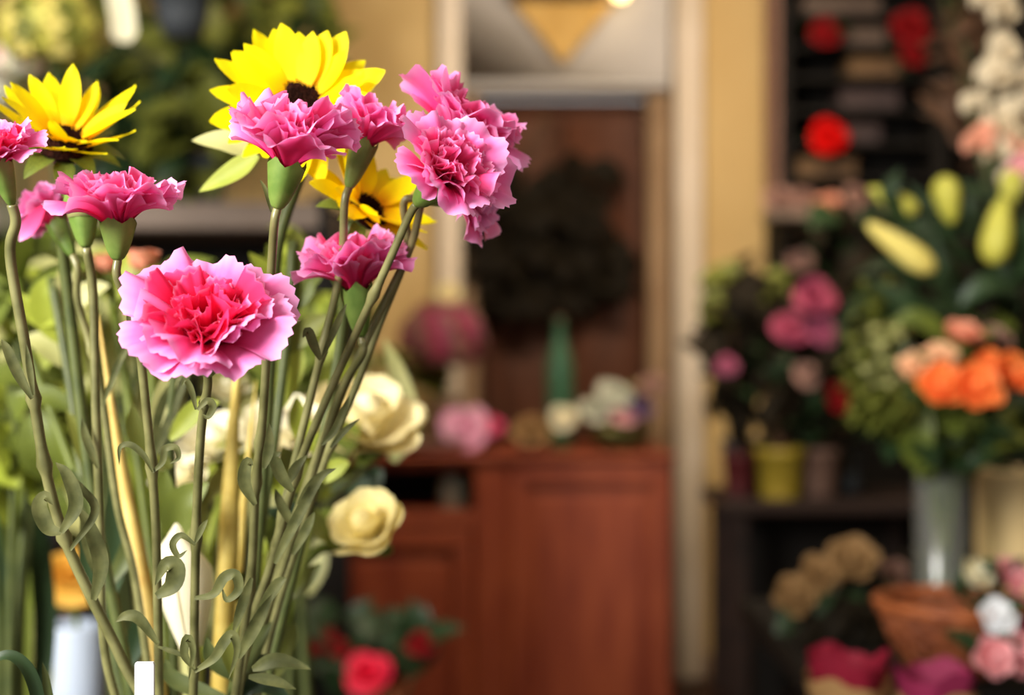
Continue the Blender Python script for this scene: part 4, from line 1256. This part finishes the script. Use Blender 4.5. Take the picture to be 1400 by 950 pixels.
for lab, x0, x1, yb_, h, k in (('tan wooden crate on the third narrow shelf', 1168, 1236, 101, 26, 'brown_box'), ('taupe box on the second narrow shelf', 1148, 1218, 58, 26, 'taupe_box'), ('plum coloured box on the fourth narrow shelf', 1156, 1236, 146, 28, 'plum_box'),
                             ('brown crate on the lowest narrow shelf under the bright red bloom', 1096, 1176, 239, 26, 'brown_box'), ('taupe box on the topmost narrow shelf in view', 1105, 1210, 14, 24, 'taupe_box'), ('dark plum box on the fifth narrow shelf', 1160, 1210, 192, 26, 'plum_box')):
    root = thing('storage_box', (sx((x0 + x1) / 2), DS + .14, sz(yb_)), lab, 'box', 'boxes on the narrow shelves')
    z0, z1 = sz(yb_) + .0005, sz(yb_ - h)
    m = MB(); box(m, (sx(x0), DS + .06, z0), (sx(x1), DS + .24, z1 - .012), .003); part(root, 'body', m, M[k], smooth=False)
    m = MB(); box(m, (sx(x0) - .003, DS + .055, z1 - .012), (sx(x1) + .003, DS + .245, z1), .003); part(root, 'lid', m, M[k], smooth=False)
for i, (lab, c, r, k, zf) in enumerate((('bright red round bloom low on the narrow shelves', (1130, 186), 27, 'red', 212), ('dark red bloom high at the left of the narrow shelves', (1126, 44), 22, 'dark_red', 58), ('large dark red bloom at the right of the narrow shelves', (1243, 36), 28, 'dark_red', 101), ('lower dark red bloom under the large one on the shelves', (1247, 72), 20, 'dark_red', 101))):
    d = DS - .05
    C = P(c[0], c[1], d)
    bloom(lab, c, d, r, k, Vector((C.x + .01, DS + .035, sz(zf) + .001)), (0, -.95, .3), seed=70 + i, group='red blooms on the narrow shelves', leafkey='deep', leafsize=.10)

# console table with pots and a dark bank of plants
DT = 3.75
def tx(px): return (px - 700) * KPX * DT
zt = EYE - (684 - 475) * KPX * DT
tab = thing('console_table', (tx(1110), DT, 0), 'dark wooden console table carrying the yellow pot', 'table')
m = MB(); box(m, (tx(985), DT - .02, zt - .035), (tx(1300), DT + .38, zt), .005); part(tab, 'table_top', m, M['dark_wood'], smooth=False)
for x in (1012, 1270):
    for y in (DT + .01, DT + .33):
        m = MB(); box(m, (tx(x) - .024, y, 0), (tx(x) + .024, y + .045, zt - .035), .004); part(tab, 'leg', m, M['dark_wood'], smooth=False)
m = MB(); box(m, (tx(1000), DT + .02, .22), (tx(1290), DT + .36, .25), .004); part(tab, 'lower_shelf', m, M['dark_wood'], smooth=False)
m = MB(); box(m, (tx(1005), DT + .345, .25), (tx(1285), DT + .36, zt - .035), .003); part(tab, 'back_panel', m, M['black_wood'], smooth=False)
def tpot(label, px, w, ytop, key, lk, dd=.08, seed=1, spread=None, n=24, size=.10, key2=None):
    b = Vector((tx(px), DT + dd, zt))
    h = (EYE - (ytop - 475) * KPX * (DT + dd)) - zt
    rt = S(w / 2, DT + dd)
    return leafy(label, 'potted_plant', b + Vector((0, 0, h * .88)), spread, n, lk, size, seed=seed, potdef=(rt, rt * .8, h, key), key2=key2, group='potted plants on the console table')
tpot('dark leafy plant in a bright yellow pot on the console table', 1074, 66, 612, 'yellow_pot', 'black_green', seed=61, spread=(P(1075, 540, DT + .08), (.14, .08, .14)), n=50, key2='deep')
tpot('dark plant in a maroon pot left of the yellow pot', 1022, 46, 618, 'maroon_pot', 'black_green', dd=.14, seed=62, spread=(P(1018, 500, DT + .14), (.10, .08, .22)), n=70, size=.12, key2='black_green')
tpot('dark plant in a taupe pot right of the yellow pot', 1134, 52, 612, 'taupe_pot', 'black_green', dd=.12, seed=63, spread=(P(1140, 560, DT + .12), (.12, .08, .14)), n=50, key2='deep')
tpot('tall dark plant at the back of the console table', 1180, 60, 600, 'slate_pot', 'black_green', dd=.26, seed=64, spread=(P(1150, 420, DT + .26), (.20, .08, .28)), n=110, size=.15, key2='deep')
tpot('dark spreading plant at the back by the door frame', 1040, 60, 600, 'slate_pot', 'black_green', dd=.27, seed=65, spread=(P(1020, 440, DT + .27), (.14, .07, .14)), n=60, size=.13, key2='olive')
VT = [Vector((tx(1100), DT + .20, zt)), Vector((tx(1155), DT + .19, zt))]
for i, b in enumerate(VT):
    root = thing('vase', b, ('dark vase hidden among the leaves behind the yellow pot', 'second dark vase behind the taupe pot')[i], 'vase')
    m = MB(); lathe(m, [(0, 0), (.035, 0), (.042, .06), (.03, .14), (.032, .15), (.026, .15), (.034, .06), (0, .02)], 20, Matrix.Translation(b)); part(root, 'body', m, M['black_wood'])
for i, (lab, c, r, k, ax_) in enumerate((('magenta bloom, upper of the pair beside the tan wall', (1112, 405), 30, 'magenta', (0, -.9, .5)), ('magenta bloom, lower left of the pair beside the tan wall', (1078, 448), 26, 'magenta', (0, -.9, .5)),
    ('small magenta bloom under the pair', (1122, 452), 22, 'mauve', (0, -.9, .4)), ('dull pinkish grey bloom below the magenta pair', (1102, 512), 20, 'dusk', (0, -.9, .5)), ('deep red bloom next to the yellow-green spikes', (1148, 542), 22, 'dark_red', (0, -.9, .5)),
    ('dusky beige bloom under the ledge', (1092, 355), 19, 'dusk', (0, -.9, .5)), ('small brownish pink bloom low by the door frame', (992, 500), 16, 'mauve', (-.1, -.9, .5)))):
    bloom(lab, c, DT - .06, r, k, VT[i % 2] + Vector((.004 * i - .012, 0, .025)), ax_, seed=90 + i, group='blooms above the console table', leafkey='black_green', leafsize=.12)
lz = Vector((sx(1120), DS - .08, sz(292)))
for i, (lab, c, r, k) in enumerate((('peach bloom on the brown ledge', (1132, 284), 24, 'peach'), ('dusky pink bloom at the left end of the ledge', (1066, 276), 26, 'dusk'), ('second dusky bloom between the peach one and the wall', (1098, 272), 18, 'dusk'), ('rosy brown bloom right of the peach one on the ledge', (1168, 268), 18, 'dusk'))):
    bloom(lab, c, DS - .08, r, k, Vector((P(c[0], 0, DS - .08).x, DS - .08, sz(292))), (0, -.9, .5), seed=110 + i, group='blooms on the ledge', leafkey='black_green', leaves=0)

# ------------------------------------------------------------------ right foreground table
ZT = .79
tab = thing('display_table', (.95, 1.8, 0), 'black table at the right with vases, basket and wrapped bouquets', 'table')
m = MB(); box(m, (.40, 1.20, ZT - .04), (1.45, 2.50, ZT), .005); part(tab, 'table_top', m, M['black_wood'], smooth=False)
for x in (.44, 1.41):
    for y in (1.24, 2.46):
        m = MB(); box(m, (x - .025, y - .025, 0), (x + .025, y + .025, ZT - .04), .004); part(tab, 'leg', m, M['black_wood'], smooth=False)

def at_table(px, d):
    return Vector((P(px, 0, d).x, d, ZT))

# glass vase with orange roses
vb = at_table(1286, 2.05)
rv, hv = S(36, 2.05), P(0, 632, 2.05).z - ZT
root = thing('vase', vb, 'tall clear glass vase of the orange roses, stems seen through it', 'vase')
m = MB(); lathe(m, [(0, 0), (rv * .9, 0), (rv * .94, .004), (rv, hv), (rv - .003, hv), (rv * .94 - .003, .014), (0, .014)], 32, Matrix.Translation(vb)); part(root, 'body', m, M['glass'])
m = MB(); lathe(m, [(0, .0145), (rv * .93 - .004, .0145), (rv * .96 - .004, hv * .55), (0, hv * .55)], 28, Matrix.Translation(vb)); part(root, 'water', m, M['water'])
VI = vb + Vector((0, 0, .02))
rim = vb + Vector((0, 0, hv))
def in_vase(i):
    w = i * 2.4
    o = Vector((math.cos(w), math.sin(w), 0)) * rv * .55
    return [rim + o, VI - o * .8]
for i, (lab, c, d, r, k, ax_) in enumerate((
    ('orange rose, lowest left in the orange bunch', (1288, 524), 1.86, 31, 'orange', (-.15, -.85, .45)),
    ('orange rose at the centre of the orange bunch, nearest to the viewer', (1338, 526), 1.84, 34, 'orange', (.1, -.85, .4)),
    ('deep orange rose at the right edge behind the central orange one', (1392, 508), 1.9, 32, 'orange', (.3, -.8, .5)),
    ('deep orange rose above the central orange one', (1358, 498), 1.94, 28, 'orange', (.2, -.6, .7)),
    ('pale blush rose at the left end of the orange bunch', (1250, 498), 1.9, 22, 'apricot', (-.4, -.7, .5)),
    ('pale cream rose left of the peach one above the orange roses', (1284, 484), 1.93, 24, 'apricot', (-.2, -.6, .7)),
    ('soft peach rose topmost in the orange bunch', (1318, 452), 1.95, 26, 'peach', (0, -.5, .8)),
    ('muted peach rose behind the deep orange ones', (1362, 458), 2.0, 24, 'dusk', (.2, -.5, .8)))):
    C = P(c[0], c[1], d)
    st = in_vase(i)
    rose(lab, c, d, r, k, [C.lerp(st[0], .6) + Vector((0, .02, 0)), st[0], st[1]], axis=ax_, seed=130 + i, group='roses in the glass vase', leafkey='green', leaves=3)
rnd = random.Random(5)
# yellow-green spikes with many bells
def spike(label, base, top, key, n, size, seed, lean=(-.05, 0, 0)):
    r = random.Random(seed)
    root = thing('flower_spike', base[1], label, 'flower', 'yellow-green spikes in the glass vase')
    sp = spline([Vector(base[1]), Vector(base[0]), Vector(base[0]).lerp(top, .5) + Vector(lean), top], 8)
    m = MB(); tube(m, sp, .0035, 7); part(root, 'stem', m, M['green'])
    lm = leafmesh(key, .5, .45)
    k0 = int(len(sp) * .45)
    for k in range(n):
        p = sp[k0 + int((len(sp) - k0 - 1) * k / n)]
        w = k * 2.4
        inst(root, 'bell', lm, aim(p, (math.cos(w), math.sin(w), .25), (0, 0, 1), size * r.uniform(.75, 1.15)))
for i, (lab, tpx, tpy, d, key) in enumerate((('yellow-green spike leaning left out of the glass vase', 1190, 470, 1.98, 'olive'), ('taller yellow-green spike behind the leaning one', 1200, 388, 2.08, 'olive'), ('light green spike between the leaning one and the roses', 1216, 452, 1.95, 'sage'), ('low yellow-green spike under the blush rose', 1204, 545, 1.92, 'olive'), ('dark olive spike hanging lowest at the left of the vase', 1222, 566, 1.9, 'olive'))):
    spike(lab, in_vase(i + 9), P(tpx, tpy, d), key, 34, .043, 200 + i)
leafy('green foliage collar in the mouth of the glass vase', 'foliage_sprig', rim + Vector((0, 0, -.05)), (P(1290, 592, 2.0), (.09, .07, .055)), 60, 'deep', .07, cat='foliage', seed=66, key2='green')
leafy('olive sprigs under the orange roses at the right edge', 'foliage_sprig', rim + Vector((.01, .01, -.05)), (P(1370, 590, 2.02), (.08, .06, .05)), 36, 'deep', .07, cat='foliage', seed=67, key2='olive')

# cream vase with lilies
cbp = at_table(1378, 2.25)
rc, hc = S(43, 2.25), P(0, 640, 2.25).z - ZT
root = thing('vase', cbp, 'tall cream ceramic vase at the right edge', 'vase')
m = MB(); lathe(m, [(0, 0), (rc * .8, 0), (rc * .9, .01), (rc, hc * .5), (rc, hc * .96), (rc * 1.04, hc * .97), (rc * 1.04, hc), (rc * .92, hc), (rc * .9, hc * .5), (rc * .75, .02), (0, .02)], 36, Matrix.Translation(cbp)); part(root, 'body', m, M['cream_pot'])
crim = cbp + Vector((0, 0, hc))
def lily(label, stems, buds, leaves, seed):
    r = random.Random(seed)
    top = P(*stems[-1])
    w = seed * 1.9
    o = Vector((math.cos(w), math.sin(w), 0)) * rc * .6
    sp = spline([cbp + Vector((0, 0, .03)) - o * .5, crim + o] + [P(*q) for q in stems], 8)
    root = thing('lily', sp[0], label, 'flower', 'budding lilies in the cream vase')
    m = MB(); tube(m, sp, .005, 8); part(root, 'stem', m, M['deep'])
    for (a, b, rr, key, d) in buds:
        A, B = P(a[0], a[1], d), P(b[0], b[1], d)
        ax = (B - A).normalized()
        L = (B - A).length
        R = S(rr, d) * .78
        mb = MB()
        n = 18
        vs, fs = [], []
        prof = [(.22, 0), (.45, .08), (.72, .28), (.95, .55), (1.0, .72), (.8, .88), (.4, .97), (.08, 1.0)]
        F = Matrix.Translation(A) @ frame(ax)
        for q, z in prof:
            for j in range(n):
                t = 2 * PI * j / n
                g = q * R * (1 - .10 * abs(math.sin(1.5 * t)))
                vs.append(F @ Vector((g * math.cos(t), g * math.sin(t), z * L)))
        for i in range(len(prof) - 1):
            for j in range(n):
                k = (j + 1) % n
                fs.append((i * n + j, i * n + k, (i + 1) * n + k, (i + 1) * n + j))
        fs += [tuple(range(n))[::-1], tuple((len(prof) - 1) * n + j for j in range(n))]
        bo = part(root, 'bud', mb.add(vs, fs), M[key])
        near = min(sp[len(sp) // 2:], key=lambda q: (q - A).length)
        m = MB(); tube(m, spline([near, near.lerp(A, .6) + Vector((0, 0, -.01)), A + ax * .004], 5), .0035, 6); part(root, 'bud_stalk', m, M['deep'])
    for (a, md, b, ww, d, key) in leaves:
        path = spline([P(a[0], a[1], d), P(md[0], md[1], d - .03), P(b[0], b[1], d - .02)], 6)
        mb = MB(); ribbon(mb, path, leafw(len(path), S(ww, d) / 2, .2), (r.uniform(-.4, .4), -1, .7), .3); part(root, 'leaf', mb, M[key])
    return root
lily('lily with a pale cream bud pointing down right, leftmost of the lilies', [(1340, 520, 2.15), (1290, 400, 2.1), (1240, 310, 2.08), (1180, 290, 2.06)],
     [((1186, 306), (1278, 372), 25, 'bud_cream', 2.02), ((1188, 258), (1254, 290), 20, 'bud', 2.1)],
     [((1300, 420), (1250, 420), (1180, 380), 34, 2.06, 'deep'), ((1290, 400), (1240, 350), (1200, 330), 30, 2.09, 'deep'), ((1310, 440), (1280, 380), (1275, 310), 36, 2.05, 'deep'), ((1330, 500), (1260, 440), (1220, 440), 34, 2.0, 'green'), ((1250, 320), (1216, 270), (1230, 230), 28, 2.1, 'deep'), ((1320, 470), (1340, 400), (1300, 350), 34, 2.1, 'black_green')], 1)
lily('lily with an upright yellow-green bud in the middle of the group', [(1370, 520, 2.2), (1350, 400, 2.18), (1320, 300, 2.16), (1300, 310, 2.15)],
     [((1302, 306), (1290, 240), 26, 'bud', 2.13), ((1322, 304), (1330, 262), 12, 'deep', 2.15)],
     [((1350, 420), (1300, 370), (1250, 340), 36, 2.12, 'deep'), ((1352, 400), (1330, 340), (1300, 330), 34, 2.15, 'black_green'), ((1345, 380), (1310, 330), (1240, 250), 36, 2.2, 'deep'), ((1360, 460), (1310, 430), (1280, 420), 36, 2.1, 'deep'), ((1350, 400), (1390, 360), (1420, 380), 36, 2.16, 'deep')], 2)
lily('lily with two fat yellow-green buds near the right edge', [(1388, 520, 2.2), (1395, 400, 2.15), (1378, 280, 2.12), (1370, 252, 2.12)],
     [((1372, 270), (1358, 362), 30, 'bud', 2.06), ((1376, 286), (1386, 232), 22, 'bud', 2.12)],
     [((1395, 400), (1350, 390), (1310, 420), 36, 2.08, 'deep'), ((1392, 380), (1410, 330), (1400, 290), 34, 2.1, 'deep'), ((1396, 430), (1430, 400), (1460, 410), 36, 2.12, 'deep'), ((1394, 450), (1340, 430), (1330, 400), 36, 2.12, 'green'), ((1394, 460), (1410, 420), (1390, 390), 36, 2.05, 'black_green')], 3)
leafy('bank of dark lily foliage between the buds and the orange roses', 'foliage_sprig', crim + Vector((.01, .01, -.06)), (P(1310, 390, 2.28), (.17, .07, .13)), 100, 'deep', .12, cat='foliage', seed=68, lw=.18, key2='black_green')

# white blossom branch, top right
def branch(label, pts, d, n, key, r_px, seed, foot):
    r = random.Random(seed)
    path = spline([Vector(f) for f in foot] + [P(q[0], q[1], d) for q in pts], 8)
    root = thing('blossom_branch', path[0], label, 'flower', 'blossom branches at the top right')
    m = MB(); tube(m, path, [.006 * (1 - .7 * i / len(path)) + .001 for i in range(len(path))], 7); part(root, 'branch', m, M['twig'])
    i0 = next(i for i, p in enumerate(path) if (p - P(pts[0][0], pts[0][1], d)).length < 1e-5)
    for k in range(n):
        p = path[i0 + int((len(path) - i0 - 1) * k / max(1, n - 1))] + Vector((r.uniform(-1, 1), r.uniform(-1, .3), r.uniform(-1, 1))) * S(24, d)
        ax = Vector((r.uniform(-.7, .3), -1, r.uniform(-.2, .8)))
        m = MB()
        spiral_bloom(m, p, S(r_px, d) * r.uniform(.8, 1.15), ax, 1.6, seed + k)
        b = part(root, 'blossom', m, M[key])
        m = MB(); tube(m, [p, min(path, key=lambda q: (q - p).length)], .002, 5); part(root, 'blossom_stalk', m, M['twig'])
    return root
hb_ = at_table(1440, 2.42)
root = thing('vase', hb_, 'tall slate vase beyond the right edge holding the blossom branches', 'vase')
m = MB(); lathe(m, [(0, 0), (.05, 0), (.06, .1), (.045, .26), (.05, .28), (.042, .28), (.05, .1), (0, .02)], 24, Matrix.Translation(hb_)); part(root, 'body', m, M['slate_pot'])
fo = [hb_ + Vector((0, 0, .03)), hb_ + Vector((0, 0, .27)), P(1450, 420, 2.40)]
branch('ivory blossom branch at the top right corner, its lower spray', [(1415, 260), (1375, 200), (1350, 130), (1352, 110)], 2.35, 13, 'blossom', 18, 7, fo)
branch('ivory blossom branch reaching the top edge at the right', [(1425, 220), (1395, 130), (1380, 60), (1362, -20)], 2.38, 16, 'blossom', 18, 8, [fo[0] + Vector((.01, .01, 0)), fo[1] + Vector((.01, .01, 0)), fo[2] + Vector((.01, .02, 0))])
branch('dusky pink blossom branch under the ivory ones', [(1425, 300), (1400, 230), (1372, 196), (1345, 188)], 2.33, 6, 'peach', 17, 9, [fo[0] + Vector((-.01, -.01, 0)), fo[1] + Vector((-.01, -.01, 0)), fo[2] + Vector((-.01, -.01, 0))])
bloom('pale pink bloom at the right edge above the lily buds', (1396, 226), 2.25, 18, 'rose_pink', hb_ + Vector((-.02, 0, .03)), (-.3, -.9, .3), seed=15, leaves=0)
leafy('brown dried twigs between the shelves and the ivory blossoms', 'dried_twig_bunch', hb_ + Vector((.0, .0, .26)), (P(1318, 90, 2.55), (.07, .05, .22)), 60, 'twig', .09, cat='foliage', seed=69, lw=.16)

# basket on a dark box
bxp = at_table(1300, 1.66)
m = MB(); box(m, (bxp.x - .11, bxp.y - .10, ZT), (bxp.x + .12, bxp.y + .11, ZT + .062), .004)
solo('wooden_block', m, M['black_wood'], 'black wooden block under the wicker basket', 'block', smooth=False, loc=bxp)
bz = ZT + .062
br = S(102, 1.66)
bc = Vector((bxp.x + .004, bxp.y, bz))
root = thing('basket', bc, 'round brown wicker basket below the glass vase', 'basket')
m = MB(); lathe(m, [(0, 0), (br * .55, 0), (br * .60, .004), (br * .58, .008), (0, .008)], 32, Matrix.Translation(bc)); part(root, 'base', m, M['wicker_dark'])
H = .074
nst = 32
for lvl in range(9):                                   # woven strands, in front of and behind the stakes by turns
    z = .008 + H * lvl / 8.5
    rr = br * (.56 + .42 * (lvl / 8.0) ** .8)
    pts = []
    for k in range(nst * 4 + 1):
        w = 2 * PI * k / (nst * 4)
        q = rr + .0028 * math.cos(w * nst / 2 + lvl * PI)
        pts.append(bc + Vector((q * math.cos(w), q * math.sin(w), z)))
    m = MB(); tube(m, pts, .0046, 6, cap=False); part(root, 'woven_strand', m, M['wicker' if lvl % 2 else 'wicker_dark'])
m = MB(); lathe(m, [(.003, 0), (.003, 1), (0, 1)], 6)
for k in range(nst):
    w = 2 * PI * k / nst
    a = bc + Vector((math.cos(w), math.sin(w), 0)) * br * .6 + Vector((0, 0, .004))
    b = bc + Vector((math.cos(w), math.sin(w), 0)) * br * .99 + Vector((0, 0, H + .004))
    mm = MB(); tube(mm, [a, a.lerp(b, .5) + Vector((math.cos(w), math.sin(w), 0)) * .005, b], .0024, 5); part(root, 'stake', mm, M['wicker_dark'])
m = MB(); tube(m, [bc + Vector((br * math.cos(w), br * math.sin(w), H + .006)) for w in [2 * PI * k / 60 for k in range(61)]], .007, 8, cap=False); part(root, 'rim', m, M['wicker'])
# blooms lying over the right side of the basket
bi = bc + Vector((.03, 0, .012))
for i, (lab, c, d, r, k, ax_) in enumerate((
    ('greenish white rose bud above the basket at the right', (1336, 784), 1.60, 27, 'ivory', (.5, -.6, .6)), ('rose pink bloom right of the greenish white bud', (1388, 784), 1.62, 26, 'rose_pink', (.3, -.7, .6)),
    ('lavender white rose over the basket rim', (1366, 842), 1.56, 25, 'white', (0, -.85, .5)), ('pale pink rose lowest at the right edge', (1362, 898), 1.52, 28, 'rose_pink', (0, -.9, .3)),
    ('pale pink rose cut by the right edge near the bottom', (1402, 892), 1.54, 32, 'rose_pink', (.2, -.9, .4)), ('rose pink rose at the right edge above the lowest pair', (1402, 838), 1.60, 24, 'hot_pink', (.2, -.9, .4)))):
    C = P(c[0], c[1], d)
    ang = i * 1.1
    rose(lab, c, d, r, k, [C.lerp(bi, .5) + Vector((.01, .01, .0)), bi + Vector((.012 * math.cos(ang), .012 * math.sin(ang), 0))], axis=ax_, seed=160 + i, group='pink and white roses in the basket', leafkey='deep', leaves=2, open_=.5 if i == 0 else 1.0)
# beige roses left of the basket
vb2 = at_table(1165, 2.2)
root = thing('vase', vb2, 'low black vase of beige roses left of the basket', 'vase')
m = MB(); lathe(m, [(0, 0), (.05, 0), (.06, .04), (.05, .085), (.052, .09), (.044, .09), (.05, .04), (0, .012)], 24, Matrix.Translation(vb2)); part(root, 'body', m, M['black_wood'])
for i, (lab, c, r) in enumerate((('beige rose, lowest left of the three by the console table', (1088, 812), 29), ('beige rose in the middle of the row of three', (1122, 782), 27), ('beige rose, uppermost right of the row of three', (1166, 762), 32))):
    rose(lab, c, 2.12, r, 'beige', [P(c[0] * .6 + 1165 * .4, 830, 2.17), vb2 + Vector((.01 * i - .01, 0, .085)), vb2 + Vector((.008 - .008 * i, 0, .016))], axis=(-.15, -.8, .55), seed=180 + i, group='beige roses in the black vase', leafkey='black_green', leaves=3)
bloom('dim beige bloom between the beige roses and the glass vase', (1222, 784), 2.25, 22, 'dusk', vb2 + Vector((.02, .01, .02)), (.1, -.8, .5), seed=55, leafkey='black_green')
leafy('dark foliage beneath the beige roses', 'foliage_sprig', vb2 + Vector((0, 0, .08)), (P(1150, 848, 2.16), (.10, .06, .045)), 60, 'black_green', .08, cat='foliage', seed=71, key2='deep')

# wrapped bouquets at the bottom right
def wrap(label, px, d, wpx, ytop, key, seed):
    r = random.Random(seed)
    b = at_table(px, d)
    root = thing('wrapped_bouquet', b, label, 'bouquet', 'tissue-wrapped bouquets at the bottom right')
    H_ = P(0, ytop, d).z - ZT
    n, nv = 48, 8
    for layer, (kk, sc, zs) in enumerate(((key, 1.0, 1.0), ('kraft', 1.06, .86))):
        vs, fs = [], []
        for i in range(nv + 1):
            v = i / nv
            for j in range(n):
                w = 2 * PI * j / n
                rr = S(wpx / 2, d) * (.32 + .68 * v ** 1.3) * sc * (1 + .05 * v * math.sin(5 * w + seed) + .02 * v * math.sin(13 * w))
                z = H_ * zs * v * (1 + .04 * math.sin(3 * w + seed) * v + .012 * math.sin(8 * w) * v)
                vs.append(b + Vector((rr * math.cos(w), rr * math.sin(w), z)))
        for i in range(nv):
            for j in range(n):
                k = (j + 1) % n
                fs.append((i * n + j, i * n + k, (i + 1) * n + k, (i + 1) * n + j))
        fs.append(tuple(range(n))[::-1])
        part(root, ('tissue', 'outer_paper')[layer], MB().add(vs, fs), M[kk])
    m = MB(); lathe(m, [(.02, H_ * .2), (S(wpx / 2, d) * .7, H_ * .72), (S(wpx / 2, d) * .5, H_ * .85), (0, H_ * .9)], 20, Matrix.Translation(b)); part(root, 'inner_tissue', m, M[key])
    return root
wrap('raspberry tissue bouquet at the bottom edge, left of the pair', 1158, 1.36, 110, 896, 'paper_red', 2)
wrap('magenta tissue bouquet at the bottom edge, right of the pair', 1276, 1.36, 110, 916, 'paper_mag', 5)
